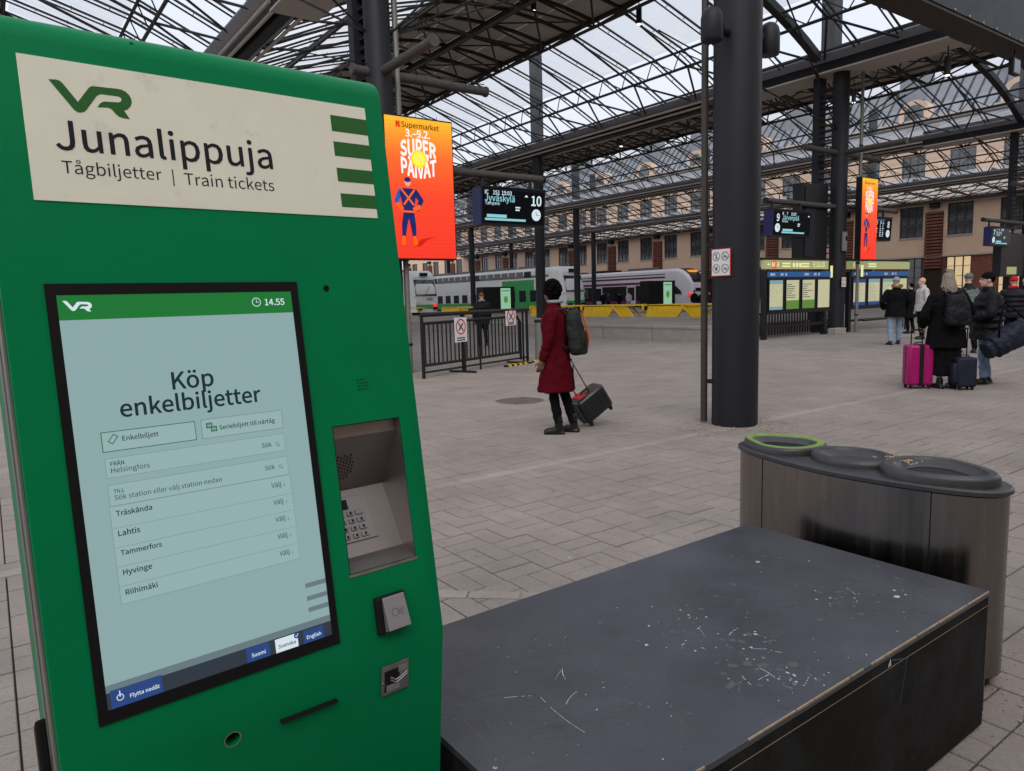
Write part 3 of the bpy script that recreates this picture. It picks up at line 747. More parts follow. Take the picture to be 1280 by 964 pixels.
# down pipes beside the poster column
def pipe(x, y, z1, lab, r=.06):
    t = thing("downpipe", (x, y, 0), lab, "pipe"); mb = MB(); mb.tube((x, y, 0), (x, y, z1), r, n=14); mb.build("pipe", M['steel_side'], t, smooth=True)
    mb = MB()
    for z in (.6, 2.4, 4.4, 6.4): mb.tube((x, y, z), (x, y, z+.05), r+.015, n=14)
    mb.build("clamp", M['char2'], t); return t
pipe(7.36, 13.9, 8.9, "grey drain pipe standing beside the fence under the large orange poster")
pipe(24.95, 13.55, 8.9, "grey drain pipe running up behind the small orange poster", .055)
# ------------------------------------------------ big front beam
t = thing("front_beam", (40, 9.9, 0), "massive dark riveted beam crossing the upper right corner", "beam")
mb = MB(); mb.box((12, 9.55, 8.94), (78, 9.60, 12)); mb.build("face_plate", M['char'], t)
mb = MB(); mb.box((12, 9.5, 8.86), (78, 10.35, 8.935)); mb.build("soffit", M['brownsteel'], t)
mb = MB(); mb.box((12, 9.46, 8.94), (78, 9.545, 9.0)); mb.build("lip", M['char2'], t)
rv = MB().tube((0, -.03, 0), (0, .0, 0), .03, n=6).mesh("rivet", M['silver'])
for k in range(24):
    o = link("rivet", rv, t); o.location = (22+k*.9-40, 9.46-9.9, 8.97)
MB().box((12, 10.25, 8.94), (78, 10.3, 9.6)).build("back_plate", M['char'], t)
t = thing("beam_speaker", (27, 9.9, 8.5), "small square black speaker box hanging under the big front beam", "lamp")  # dark speaker box on the soffit, gives no light
mb = MB(); mb.box((26.75, 9.7, 8.1), (27.3, 9.85, 8.6)); mb.build("housing", M['black'], t, bevel=.02); mb = MB(); mb.box((26.8, 9.69, 8.15), (27.25, 9.7, 8.55)); mb.build("lens", M['glassdark'], t)  # flat dark front of the speaker box
MB().box((27.0, 9.76, 8.6), (27.05, 9.8, 8.87)).build("bracket", M['char2'], t)
# pendant spotlights
def pendant(x, y, z, lab, h=.55, r=.09, ztop=None):
    t = thing("spotlight", (x, y, z), lab, "lamp", "cylindrical spotlights under the canopy")
    mb = MB(); mb.tube((x, y, z), (x, y, z+h), r, n=16); mb.build("housing", M['black'], t, smooth=True)
    mb = MB(); mb.tube((x, y, z-.015), (x, y, z), r*.75, n=16); mb.build("bulb", M['lamp'], t)
    mb = MB(); mb.tube((x, y, z+h), (x, y, ztop or z+h+.7), .02, n=6); mb.build("hanger", M['char2'], t)
pendant(24.7, 10.75, 8.0, "black cylindrical spotlight hanging below the beige beam soffit at upper right", ztop=8.86)
pendant(17.5, 16.8, 10.0, "black cylindrical spotlight against the bright glass left of the large pillar", ztop=11.2)
pendant(15.5, 19.6, 10.9, "spotlight glowing pink among the brown trusses at top centre", .3, ztop=11.3)
pendant(31.5, 17.5, 9.6, "black cylindrical spotlight hanging before the slate roof right of the twin columns", ztop=10.8)
pendant(24.4, 24.6, 8.35, "tiny spotlight glowing under the dark gutter beam near the slender column", .3, ztop=8.9)
pendant(41.4, 31, 8.4, "tiny spotlight glowing under the far gutter beam over the building", .3, ztop=8.9)
# big round pillar in front, with drain, loudspeakers and pictogram plate
t = thing("pillar", (7.06, 5.28, 0), "thick charcoal round pillar standing on the paving right of centre", "pillar")
mb = MB(); mb.tube((7.06, 5.28, 0), (7.06, 5.28, 12), .262, n=48); mb.build("shaft", M['char'], t, smooth=True)
t = thing("downpipe", (6.72, 5.58, 0), "thin grey drain pipe rising directly left of the thick pillar", "pipe")
mb = MB(); mb.tube((6.885, 5.590, 0.02), (6.885, 5.590, 12), .040, n=16); mb.build("pipe", M['pipebrown'], t, smooth=True)
for z in (.5, 2.1, 3.7): MB().bar((6.90, 5.575, z), (6.98, 5.45, z), .03, .05).build("bracket", M['char2'], t)
def speaker(px, pt, pb, dep, lab, side):
    r1 = ray(px, pt); fw = RM @ Vector((0, 0, -1)); a = Vector((0, 0, CH))+r1*(dep/r1.dot(fw)); r2 = ray(px, pb); b2 = Vector((0, 0, CH))+r2*(dep/r2.dot(fw)); b2 = Vector((a.x, a.y, b2.z))
    t = thing("loudspeaker", b2, lab, "loudspeaker", "grey loudspeakers on the thick pillar"); R = .115
    rings = []
    for z, r in ((b2.z, .06), (b2.z, R*.9), (b2.z+.02, R), (a.z-.12, R), (a.z-.06, R*.88), (a.z-.02, R*.6), (a.z, R*.2)): rings.append(ring_pts(Vector((a.x, a.y, z)), X_, Y_, r, 24))
    mb = MB(); mb.loft(rings); mb.build("housing", M['char'], t, smooth=True)
    c = Vector((7.06, 5.28, (a.z+b2.z)/2)); mb = MB(); q = Vector((a.x, a.y, c.z)); mb.tube(q, q.lerp(c, .6), .05, n=14); dd = (c-q).normalized(); mb.tube(q+dd*.14, q+dd*.17, .075, n=14); mb.build("bracket", M['char2'], t, smooth=True)
speaker(890, 8, 50, 7.55, "dome-topped grey loudspeaker on the left side of the thick pillar", -1)
speaker(962, 28, 68, 8.15, "grey loudspeaker on the right side of the thick pillar", 1)
# ================================================================== ticket machine
KA, KL = math.radians(86.5), math.radians(8.0); KD = 1.367556532854309
KU = Vector((math.sin(KA), math.cos(KA), 0)); KN0 = Vector((math.cos(KA), -math.sin(KA), 0))
KV = Z_*math.cos(KL)-KN0*math.sin(KL); KN = KN0*math.cos(KL)+Z_*math.sin(KL)
KO = Vector((0, 0, CH))-KN*KD
def kuv(px, py):
    r = ray(px, py); t = -KD/r.dot(KN); q = r*t; return q.dot(KU), q.dot(KV)
def K(u, v, w=0.0): return KO+KU*u+KV*v+KN*w
def Kp(px, py, w=0.0): return K(*kuv(px, py), w)
UL, UR, VT, VC = .108, .836, .688, -.536
ks = thing("ticket_machine", K(.47, -1.4, -.2)*1.0, "tall green ticket vending machine with touch screen showing Köp enkelbiljetter", "ticket machine")
ks.location = (K(.47, 0, -.2).x, K(.47, 0, -.2).y, 0)
# body: side profile in (w = out of face, v) extruded along u
LA = math.radians(6)
cr = K(UL, VC)           # crease corner in the world
LN = (KN0*math.cos(LA)-Z_*math.sin(LA)).normalized(); LV = (Z_*math.cos(LA)+KN0*math.sin(LA)).normalized()
def Lo(px, py, w=0.0):
    c = K(UL, VC); r = ray(px, py); t = (c-Vector((0, 0, CH))).dot(LN)/r.dot(LN); return Vector((0, 0, CH))+r*t+LN*w
DEP = .27
prof = []
def kp2(v, w): return K(UL, v, w)
prof.append(kp2(VC, 0)); prof.append(kp2(VT-.05, 0))
for i in range(1, 8):
    a = (PI/2)*i/7; prof.append(kp2(VT-.05+.05*math.sin(a), -.05+.05*math.cos(a)))
prof.append(kp2(VT, -DEP)); prof.append(kp2(VC, -DEP))
b_ = kp2(VC, -DEP); prof.append(Vector((b_.x, b_.y, 0.02)))
f_ = kp2(VC, 0)-LV*((kp2(VC, 0).z-.02)/LV.z); prof.append(f_)
mb = MB(); mb.prism(prof, KU*(UR-UL))
body = mb.build("body", M['green'], ks, bevel=.006, smooth=True)
# recess cut for the PIN pad
def kbox(mb, u0, u1, v0, v1, w0, w1):
    return mb.obox(K((u0+u1)/2, (v0+v1)/2, (w0+w1)/2), KU, KV, KN, (u1-u0)/2, (v1-v0)/2, (w1-w0)/2)
def cut(o, mb):
    c = mb.build("cutter", M['green'], ks); m = o.modifiers.new("b", 'BOOLEAN'); m.operation = 'DIFFERENCE'; m.object = c; m.solver = 'EXACT'
    bake(o); bpy.data.objects.remove(c)
PU0, PU1, PV0, PV1 = .631, .788, -.362, -.058
mb = MB(); kbox(mb, PU0, PU1, PV0, PV1, -.14, .02); cut(body, mb)
mb = MB(); hu, hv = .628, .168
SC = kuv(409, 360)
for (px, py, r) in ((408, 361, .007),): mb.tube(Kp(px, py, .01), Kp(px, py, -.02), r, n=16)
mb.tube(Lo(291, 924, .01), Lo(291, 924, -.06), .0135, n=24)
a, b = Lo(350, 901), Lo(420, 874); mb.bar(a.lerp(b, .0), b, .05, .0045, up=LV)
cut(body, mb)
body.data.polygons.foreach_set("use_smooth", [True]*len(body.data.polygons)); body.data.set_sharp_from_angle(angle=math.radians(30))
# dark liners behind the cuts
mb = MB(); mb.tube(Lo(291, 924, -.058), Lo(291, 924, -.02), .0132, n=24); mb.build("hole_liner", M['black'], ks)
mb = MB(); annulus(mb, Lo(291, 924, .0012), KU, LV, .0135, .0155); mb.build("hole_rim", M['steel'], ks, fix=False)
mb = MB(); mb.bar(Lo(350, 901, -.006), Lo(420, 874, -.006), .03, .0043, up=LV); mb.build("card_slot", M['black'], ks)
mb = MB(); mb.tube(Kp(408, 361, -.019), Kp(408, 361, -.004), .0066, n=16); mb.build("sensor", M['black'], ks)
mb = MB()
for i in range(4):
    for j in range(4):
        if (i, j) in ((3, 0),): continue
        c = K(*kuv(447, 475))+KU*(i*.0068)-KV*(j*.0068); mb.tube(c+KN*.0003, c+KN*.0008, .0016, n=8)
mb.build("speaker_hole", M['black'], ks)["kind"] = 'stuff'
# liner of the recess
lin = MB(); e = .0015
pr = [(PV1-e, 0.0), (PV1-e, -.022), (-.085, -.022), (-.205, -.108), (-.340, -.050), (PV0+e, -.050) if False else (-.345, -.03), (PV0+e, 0.0)]
for (v0, w0), (v1, w1) in zip(pr[:-1], pr[1:]):
    lin.poly([K(PU0+e, v0, w0), K(PU1-e, v0, w0), K(PU1-e, v1, w1), K(PU0+e, v1, w1)])
lin.poly([K(PU1-e, v, w) for v, w in pr]); lin.poly([K(PU0+e, v, w) for v, w in reversed(pr)])
liner = lin.build("pin_recess", M['steel_dark'], ks, fix=False)
mb = MB(); v0, w0 = -.335, -.052; 
kpd = (K(0, -.335, -.052)-K(0, -.205, -.108)).normalized()*-1   # up along the keypad plane
kn = KU.cross(kpd).normalized()
if kn.dot(KN) < 0: kn = -kn
kb0 = K(.632, -.312, -.062)
def kk(u, t, w=0): return kb0+KU*u+kpd*t+kn*w
mb = MB(); mb.obox(kk(.052, .050, .002), KU, kpd, kn, .052, .05, .002); pad = mb.build("keypad_plate", M['steel_dark'], liner, bevel=.001)
mb = MB(); mb.obox(kk(.032, .083, .0045), KU, kpd, kn, .022, .011, .001); mb.build("pin_display", M['bezel'], liner)
key = None
for r in range(4):
    for c in range(4):
        u = .012+.021*c; t = .012+.0165*r
        mb = MB(); mb.obox(kk(u, t, .0055), KU, kpd, kn, .007 if c < 3 else .0085, .0055, .002); k_ = mb.build("key", M['silver'], liner, bevel=.0012)
        if c < 3 or r < 3:
            mb = MB(); rect(mb, kk(u, t, .0078), KU, kpd, -.002, .003, -.003, .003); mb.build("key_mark", M['print_dark'], liner, fix=False)["kind"] = 'stuff'
spd = (K(0, -.085, -.022)-K(0, -.205, -.108)).normalized(); spn = KU.cross(spd).normalized()
if spn.dot(KN) < 0: spn = -spn
mb = MB()
for i in range(9):
    for j in range(8):
        u = PU0+.006+i*.0075; t = .035+j*.0085+(i % 2)*.004
        if (i-3.5)**2+(j-3.5)**2 > 26: continue
        c = K(u, -.205, -.108)+spd*t+spn*.001; mb.tube(c, c+spn*.0004, .0021, n=8)
mb.build("speaker_grille", M['black'], liner)["kind"] = 'stuff'
mb = MB(); fr = .006
for (a, b, c, d) in ((PU0-.002, PU1+.002, PV0-.006, PV0),): rect(mb, K(0, 0, .0015), KU, KV, a, b, c, d)
mb.build("recess_lip", M['steel'], ks, fix=False)
# lit sign
mb = MB(); kbox(mb, .1685, .7925, .3735, .611, -.002, .0018); sign = mb.build("sign_panel", M['signwhite'], ks)
w_ = .0022
for i, (py0, py1, xa, xb) in enumerate(((144, 164, 412, 456), (177, 195, 416, 460), (210, 227, 420, 465), (242, 259, 425, 468))):
    ua, va = kuv(xa, py0); ub, vb_ = kuv(xa+1, py1)
    mb = MB(); rect(mb, K(0, 0, w_), KU, KV, ua, .7925, vb_, va); mb.build("stripe", M['print_green'], sign, fix=False)
u0, v0 = kuv(71, 187); u1, v1 = kuv(341, 214)
text(sign, "Junalippuja", K(u0, (v0+v1)/2+.002, w_), KU, KV, width=u1-u0, m=M['print_dark'], bold=.013)
u0, v0 = kuv(78, 215); u1, v1 = kuv(203, 229); text(sign, "Tågbiljetter", K(u0, (v0+v1)/2+.001, w_), KU, KV, width=u1-u0, m=M['print_dark'], bold=.004)
u0, v0 = kuv(231, 231); u1, v1 = kuv(343, 241); text(sign, "Train tickets", K(u0, (v0+v1)/2+.001, w_), KU, KV, width=u1-u0, m=M['print_dark'], bold=.004)
ub, vb_ = kuv(217, 229); mb = MB(); rect(mb, K(ub, vb_, w_), KU, KV, -.001, .001, -.006, .024); mb.build("lettering", M['print_dark'], sign, fix=False)
u0, v0 = kuv(61, 101); u1, v1 = kuv(165, 148)
def klogo(parent, pts_px, m, w):
    mb = MB(); mb.poly([Kp(x, y, w) for x, y in pts_px]); return mb.build("logo", m, parent, fix=False)
klogo(sign, [(x/2.286, y/2.286) for x, y in VRP], M['print_green'], w_)
# greyish smears on the lit sign
m_ = M['signwhite']; n = m_.node_tree.nodes; L = m_.node_tree.links; b = n["Principled BSDF"]; src = b.inputs["Base Color"].links[0].from_socket
tc = n.new("ShaderNodeTexCoord"); nz = n.new("ShaderNodeTexNoise"); nz.inputs["Scale"].default_value = 9; nz.inputs["Detail"].default_value = 10; nz.inputs["Roughness"].default_value = .75; L.new(tc.outputs["Object"], nz.inputs["Vector"])
mr = n.new("ShaderNodeMapRange"); mr.inputs[1].default_value = .56; mr.inputs[2].default_value = .70; mr.inputs[4].default_value = .40; L.new(nz.outputs["Fac"], mr.inputs[0])
mx = n.new("ShaderNodeMixRGB"); mx.inputs[2].default_value = (.26, .26, .23, 1); L.new(mr.outputs[0], mx.inputs[0]); L.new(src, mx.inputs[1]); L.new(mx.outputs[0], b.inputs["Base Color"])
# touch screen
bz = MB(); bu0, bu1, bv0, bv1 = .167, .592, -.487, .237
su0, su1, sv0, sv1 = .182, .578, -.466, .218
mb = MB(); t = .006
for (a, b, c, d) in ((bu0, su0, bv0, bv1), (su1, bu1, bv0, bv1), (su0, su1, bv0, sv0), (su0, su1, sv1, bv1)): kbox(mb, a, b, c, d, -.002, .0035)
mb.build("bezel", M['bezel'], ks)
mb = MB(); kbox(mb, su0, su1, sv0, sv1, -.002, .0012); scr = mb.build("touch_screen", M['screen'], ks)
def sbox(px0, py0, px1, py1, m, nm, w=.0016):
    """axis-aligned item on the screen between two photo corners"""
    a, c = kuv(px0, py0); b, d = kuv(px1, py1); mb = MB(); rect(mb, K(0, 0, w), KU, KV, min(a, b), max(a, b), min(c, d), max(c, d)); return mb.build(nm, m, scr, fix=False)
def sr(a, b, c, d, m, nm, w=.0016): mb = MB(); rect(mb, K(0, 0, w), KU, KV, a, b, c, d); return mb.build(nm, m, scr, fix=False)
def stext(s, px0, py0, px1, py1, m, bold=.0, w=.0024):
    a, c = kuv(px0, py0); b, d = kuv(px1, py1); return text(scr, s, K(a, (c+d)/2, w), KU, KV, width=b-a, m=m, bold=bold)
hv0 = kuv(300, 393)[1]
sr(su0, su1, hv0, sv1, M['scr_green'], "header_bar")
klogo(scr, [(77.5+(x-137.2)/2.286*.355, 376.5+((y-227)/2.286-(x-137.2)/2.286*.10)*.33) for x, y in VRP], M['scr_white'], .0024)
stext("14.55", 331, 382, 355, 381, M['scr_white'], .02)
mb = MB(); c = Kp(320, 378, .0024); annulus(mb, c, KU, KV, .0072, .0085); mb.obox(c+KV*.002, KU, KV, KN, .0005, .003, .0001); mb.obox(c+KU*.002, KU, KV, KN, .002, .0005, .0001); mb.build("clock_icon", M['scr_white'], scr, fix=False)
stext("Köp", 216, 487, 267, 482, M['scr_text'], .022)
stext("enkelbiljetter", 151, 520, 326, 503, M['scr_text'], .022)
def frame(px0, py0, px1, py1, mfill, mline, t=.0009, nm="button"):
    a, c = kuv(px0, py0); b, d = kuv(px1, py1); c, d = max(c, d), min(c, d)
    o = sr(a, b, d, c, mline, nm, .0016); sr(a+t, b-t, d+t, c-t, mfill, "button_face", .0019); return o
# row boxes: top-left / bottom-right corners in the photo
frame(125, 541, 246, 550, M['scr_card'], M['scr_gtext'], .0014)
frame(250, 525, 354, 535, M['scr_card'], M['scr_grey'])
frame(130, 574, 357, 563, M['scr_card'], M['scr_line'])
frame(134, 607, 361, 593, M['scr_card'], M['scr_line'])
frame(136, 634, 375, 698, M['scr_card'], M['scr_line'])
for (a, b) in (((140, 658), (365, 619)), ((143, 682), (367, 640)), ((146, 706), (369, 661)), ((149, 730), (371, 682))):
    ua, va = kuv(*a); ub, vb_ = kuv(*b); vm = (va+vb_)/2; sr(ua, ub, vm-.0004, vm+.0004, M['scr_line'], "divider", .0024)
stext("Enkelbiljett", 153, 551, 198, 545, M['scr_text'], .015)
stext("Seriebiljett till närtåg", 274, 537, 343, 528, M['scr_text'], .015)
stext("FRÅN", 138, 583, 155, 580, M['scr_text'], .015); stext("Helsingfors", 139, 592, 187, 584, M['scr_text'])
stext("TILL", 142, 617, 155, 614, M['scr_text'], .015); stext("Sök station eller välj station nedan", 143, 625, 277, 602, M['scr_text'])
stext("Sök", 327, 560, 339, 558, M['scr_gtext'], .02); stext("Sök", 331, 588, 343, 586, M['scr_gtext'], .02)
for (x, y) in ((346, 555), (350, 583)):
    mb = MB(); c = Kp(x, y, .0024); annulus(mb, c, KU, KV, .0026, .0034, 16); q = c+(KU-KV)*.0022; mb.add([q+(KU+KV)*.0004, q-(KU+KV)*.0004, q+(KU-KV)*.0025-(KU+KV)*.0004, q+(KU-KV)*.0025+(KU+KV)*.0004], [(0, 1, 2, 3)]); mb.build("search_icon", M['scr_gtext'], scr, fix=False)
for s, a, b in (("Träskända", (145, 644), (190, 638)), ("Lahtis", (148, 670), (175, 665)), ("Tammerfors", (151, 694), (202, 683)), ("Hyvinge", (154, 718), (190, 711)), ("Riihimäki", (157, 742), (197, 735))):
    stext(s, *a, *b, M['scr_text'], .022)
for i in range(5):
    x = 339+2.6*i; y = 610+21.1*i
    stext("Välj", x, y, x+12, y-2, M['scr_gtext'], .02)
    c = Kp(x+16, y-4, .0024); mb = MB(); mb.add([c+KV*.003-KU*.001, c+KV*.0024-KU*.0016, c+KU*.0003, c+KU*.0014], [(0, 1, 2, 3)]); mb.add([c-KV*.003-KU*.001, c-KV*.0024-KU*.0016, c+KU*.0003, c+KU*.0014], [(0, 1, 2, 3)]); mb.build("arrow_icon", M['scr_gtext'], scr, fix=False)
mb = MB(); c = Kp(141, 549, .0024)
for a in (-.5, 1.07):
    ax = (KU*math.cos(.9)+KV*math.sin(.9)); mb.obox(c, ax, ax.cross(KN), KN, .008, .0045, .0001)
    break
mb.build("ticket_icon", M['scr_gtext'], scr, fix=False)
mb = MB(); mb.obox(c+KN*.0003, ax, ax.cross(KN), KN, .0064, .003, .0001); mb.build("ticket_icon", M['scr_card'], scr, fix=False)
for (x, y, dx) in ((261, 532, 0), (267, 536, 0)):
    mb = MB(); mb.obox(Kp(x, y, .0024), KU, KV, KN, .0055, .005, .0001); mb.build("ticket_icon", M['scr_gtext'], scr, fix=False)
    for q in (-.0018, .0018): mb = MB(); mb.obox(Kp(x, y, .0027), KU, KV, KN, .004, .0007, .0001).obox(Kp(x, y, .0027)+KU*q, KU, KV, KN, .0006, .0034, .0001); mb.build("ticket_icon", M['scr_card'], scr, fix=False)
vb0 = kuv(250, 829)[1]; vb1 = kuv(250, 820)[1]
sr(su0, su1, sv0, vb0, M['scr_dark'], "footer_bar"); sr(su0, su1, vb0, vb1, M['scr_grey'], "footer_edge")
for (a, b) in (((381, 730), (401, 735)), ((383, 746), (403, 750)), ((385, 760), (405, 765))):
    ua, va = kuv(*a); _, vb_ = kuv(*b); sr(ua, su1, va-.0085, va+.0005, M['scr_grey'], "stripe")
def btn(s, x0, y0, x1, y1, m, tm, tx0=.2, tx1=.8):
    a, c = kuv(x0, y0); b, d = kuv(x1, y1); c, d = max(c, d), min(c, d); sr(a, b, d, c, m, "button", .0019)
    text(scr, s, K(a+(b-a)*tx0, d+(c-d)*.33, .0027), KU, KV, width=(b-a)*(tx1-tx0), m=tm, bold=.02)
btn("Suomi", 307, 811, 338, 820, M['scr_blue'], M['scr_white'])
btn("Svenska", 343, 800, 373, 808, M['scr_white'], M['scr_dark'], .12, .88)
btn("English", 378, 789, 405, 797, M['scr_blue'], M['scr_white'], .15, .85)
btn("Flytta nedåt", 137, 864, 204, 865, M['scr_blue'], M['scr_white'], .36, .94)
mb = MB(); c = Kp(370, 794, .0029); mb.poly(ring_pts(c, KU, KV, .0055, 18)); mb.build("tick_icon", M['scr_blue'], scr, fix=False)
mb = MB(); mb.bar(c-KU*.003+KN*.0004, c-KU*.0008-KV*.002+KN*.0004, .0012, .0002, up=KN); mb.bar(c-KU*.0008-KV*.002+KN*.0004, c+KU*.003+KV*.0028+KN*.0004, .0012, .0002, up=KN); mb.build("tick_icon", M['scr_white'], scr)
mb = MB(); c = Kp(150, 871, .0029); annulus(mb, c, KU, KV, .0042, .0055); mb.obox(c+KV*.006, KU, KV, KN, .0008, .005, .0001); mb.build("move_icon", M['scr_white'], scr, fix=False)
# card reader
cu, cv = kuv(487, 765); mb = MB(); kbox(mb, cu-.036, cu+.036, cv-.040, cv+.040, 0, .012); rd = mb.build("card_reader", M['black'], ks, bevel=.006)
mb = MB(); pts = [K(cu-.020, cv+.036, .012), K(cu+.032, cv+.036, .012), K(cu+.032, cv-.030, .030), K(cu-.020, cv-.030, .030)]
back = [K(cu-.020, cv+.036, .010), K(cu+.032, cv+.036, .010), K(cu+.032, cv-.036, .010), K(cu-.020, cv-.036, .010)]
mb.add(pts+back, [(0, 1, 2, 3), (4, 7, 6, 5), (0, 3, 7, 4), (1, 5, 6, 2), (0, 4, 5, 1), (3, 2, 6, 7)]); mb.build("reader_face", M['silver'], rd, bevel=.002)
fn = (pts[1]-pts[0]).cross(pts[3]-pts[0]).normalized(); fn = fn if fn.dot(KN) > 0 else -fn; fv = (pts[0]-pts[3]).normalized(); fc = (pts[0]+pts[2])/2+fn*.0008
mb = MB(); annulus(mb, fc-KU*.004, KU, fv, .0075, .0082, 20)
for k in range(3):
    n_ = 8; a0 = -.7; a1 = .7; r0, r1 = .006+.004*k, .0066+.004*k
    P = ring_pts(fc, KU, fv, r0, n_, a0, a1)+ring_pts(fc, KU, fv, r1, n_, a0, a1); mb.add(P, [(i, i+1, n_+i+1, n_+i) for i in range(n_-1)])
mb.build("contactless_symbol", M['print_dark'], rd, fix=False)
# ticket / coin return on the lower face
c0 = Lo(493, 846); mb = MB(); mb.obox(c0+LN*.002, KU, LV, LN, .033, .034, .002); cp = mb.build("coin_panel", M['steel'], ks, bevel=.001)
mb = MB(); mb.obox(c0-KU*.008-LV*.002+LN*.0045, KU, LV, LN, .018, .024, .0006); mb.build("coin_slot", M['black'], cp, bevel=.0005)
mb = MB(); mb.obox(c0-KU*.006-LV*.018+LN*.0058, KU, LV, LN, .016, .007, .0008); mb.build("coin_tray", M['silver'], cp)
for dz in (0, -.006): mb = MB(); mb.path([c0+KU*.028+LV*(.008+dz)+LN*.006, c0+KU*.012+LV*(.001+dz)+LN*.007, c0+KU*.000+LV*(-.003+dz)+LN*.007, c0-KU*.012+LV*(.006+dz)+LN*.006], .0016, 6); mb.build("coin_rail", M['silver'], cp, smooth=True)
mb = MB(); mb.obox(c0+KU*.018+LV*.018+LN*.0046, KU, LV, LN, .011, .006, .0006); mb.build("coin_mark", M['silver'], cp)
mb = MB(); mb.tube(c0-KU*.028-LV*.006+LN*.003, c0-KU*.028-LV*.006+LN*.006, .0035, n=12); mb.build("lock", M['chrome'], cp)
# trims along the left side
def strip(w0, w1, vtop, du, m, nm):
    pts = [K(UL-du, vtop, w0), K(UL-du, VC, w0)]; lo0 = K(UL-du, VC, w0)-LV*(K(UL, VC, 0).z/LV.z-.02); lo1 = K(UL-du, VC, w1)-LV*(K(UL, VC, 0).z/LV.z-.02)
    mb = MB(); mb.prism([K(UL-du, vtop, w0), K(UL-du, VC, w0), lo0, lo1, K(UL-du, VC, w1), K(UL-du, vtop, w1)], KU*(du-.0006)); return mb.build(nm, m, ks)
strip(-.012, -.055, VT-.12, .004, M['steel_side'], "side_strip")
strip(-.085, -.125, VT-.2, .004, M['steel_side'], "side_strip")
mb = MB(); mb.prism([K(UL-.02, VC+.06, -.10), K(UL-.02, VC-.4, -.08), K(UL-.02, VC-.4, -.12), K(UL-.02, VC+.04, -.13)], KU*.0195); mb.build("side_handle", M['black'], ks, bevel=.006)
mb = MB(); a = K(UL-.01, VC, -.30); mb.box((a.x+.02, a.y-.26, 0), (a.x+.70, a.y+.04, .022)); mb.build("base_plate", M['black'], ks)
mb = MB(); c = K(.36, VT+.0, -.03); mb.ell(K(.345, VT-.022, -.008), (.003, .003, .002), 8, 5); mb.build("screw", M['green'], ks)

# ================================================================== black wooden box
BX0, BX1, BY0, BY1, BZ = .80, 2.715, .972, 1.958, .50
bxT = mat("scuffed_black_top_sheen", (.046, .050, .062), .34, noise=.30, scale=3, spec=.5, bump=.04, bscale=50)  # paler than the side panels: sky reflection put into the base colour
def scuffs(m, sc=1.0, dens=1.0):
    n = m.node_tree.nodes; L = m.node_tree.links; b = n["Principled BSDF"]; src = b.inputs["Base Color"].links[0].from_socket
    tc = n.new("ShaderNodeTexCoord"); last = src; msk = None
    for k, (st, rot, th, scl) in enumerate((((1, 11, 1), .5, .018, 2.6), ((9, 1, 1), -.35, .014, 2.1), ((1, 1, 1), 0, .03, 9.0), ((14, 1, 1), 1.1, .012, 1.7))):
        mp = n.new("ShaderNodeMapping"); mp.inputs["Rotation"].default_value = (0, 0, rot); mp.inputs["Scale"].default_value = st; L.new(tc.outputs["Object"], mp.inputs[0])
        vo = n.new("ShaderNodeTexVoronoi"); vo.inputs["Scale"].default_value = scl*sc; vo.inputs["Randomness"].default_value = 1; L.new(mp.outputs[0], vo.inputs["Vector"])
        nz = n.new("ShaderNodeTexNoise"); nz.inputs["Scale"].default_value = 2.2+k; nz.inputs["Detail"].default_value = 7; L.new(tc.outputs["Object"], nz.inputs["Vector"])
        thn = n.new("ShaderNodeMapRange"); thn.inputs[1].default_value = .50; thn.inputs[2].default_value = .72; thn.inputs[3].default_value = 0; thn.inputs[4].default_value = th*5*dens; L.new(nz.outputs["Fac"], thn.inputs[0])
        lt = n.new("ShaderNodeMath"); lt.operation = 'LESS_THAN'; L.new(vo.outputs["Distance"], lt.inputs[0]); L.new(thn.outputs[0], lt.inputs[1])
        n2 = n.new("ShaderNodeTexNoise"); n2.inputs["Scale"].default_value = 90; n2.inputs["Detail"].default_value = 4; L.new(tc.outputs["Object"], n2.inputs["Vector"])
        cr_ = n.new("ShaderNodeMapRange"); cr_.inputs[1].default_value = .42; cr_.inputs[2].default_value = .62; L.new(n2.outputs["Fac"], cr_.inputs[0])
        ml = n.new("ShaderNodeMath"); ml.operation = 'MULTIPLY'; L.new(lt.outputs[0], ml.inputs[0]); L.new(cr_.outputs[0], ml.inputs[1])
        mx = n.new("ShaderNodeMixRGB"); mx.inputs[2].default_value = ((.50, .50, .49, 1), (.16, .15, .13, 1), (.6, .6, .6, 1), (.22, .17, .12, 1))[k]; L.new(ml.outputs[0], mx.inputs[0]); L.new(last, mx.inputs[1]); last = mx.outputs[0]
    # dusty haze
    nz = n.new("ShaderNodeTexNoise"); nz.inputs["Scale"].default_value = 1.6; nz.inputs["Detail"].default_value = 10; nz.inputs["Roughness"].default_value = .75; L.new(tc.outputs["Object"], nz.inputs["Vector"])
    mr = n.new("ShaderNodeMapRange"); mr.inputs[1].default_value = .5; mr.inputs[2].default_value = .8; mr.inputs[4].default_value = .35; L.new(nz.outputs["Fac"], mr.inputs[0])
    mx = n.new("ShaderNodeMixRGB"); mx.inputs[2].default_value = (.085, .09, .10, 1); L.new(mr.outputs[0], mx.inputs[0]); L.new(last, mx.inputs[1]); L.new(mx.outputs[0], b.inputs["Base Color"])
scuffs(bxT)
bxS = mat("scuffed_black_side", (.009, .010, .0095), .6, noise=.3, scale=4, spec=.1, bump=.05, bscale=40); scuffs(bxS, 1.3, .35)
M['ply'] = mat("worn_plywood_edge", (.30, .23, .15), .8, noise=.3, scale=30)
t = thing("black_box", (1.92, 1.46, 0), "low scuffed black plywood box in front of the litter bins", "box")
MB().box((BX0, BY0, BZ-.018), (BX1, BY1, BZ)).build("top_panel", bxT, t, bevel=.0025)
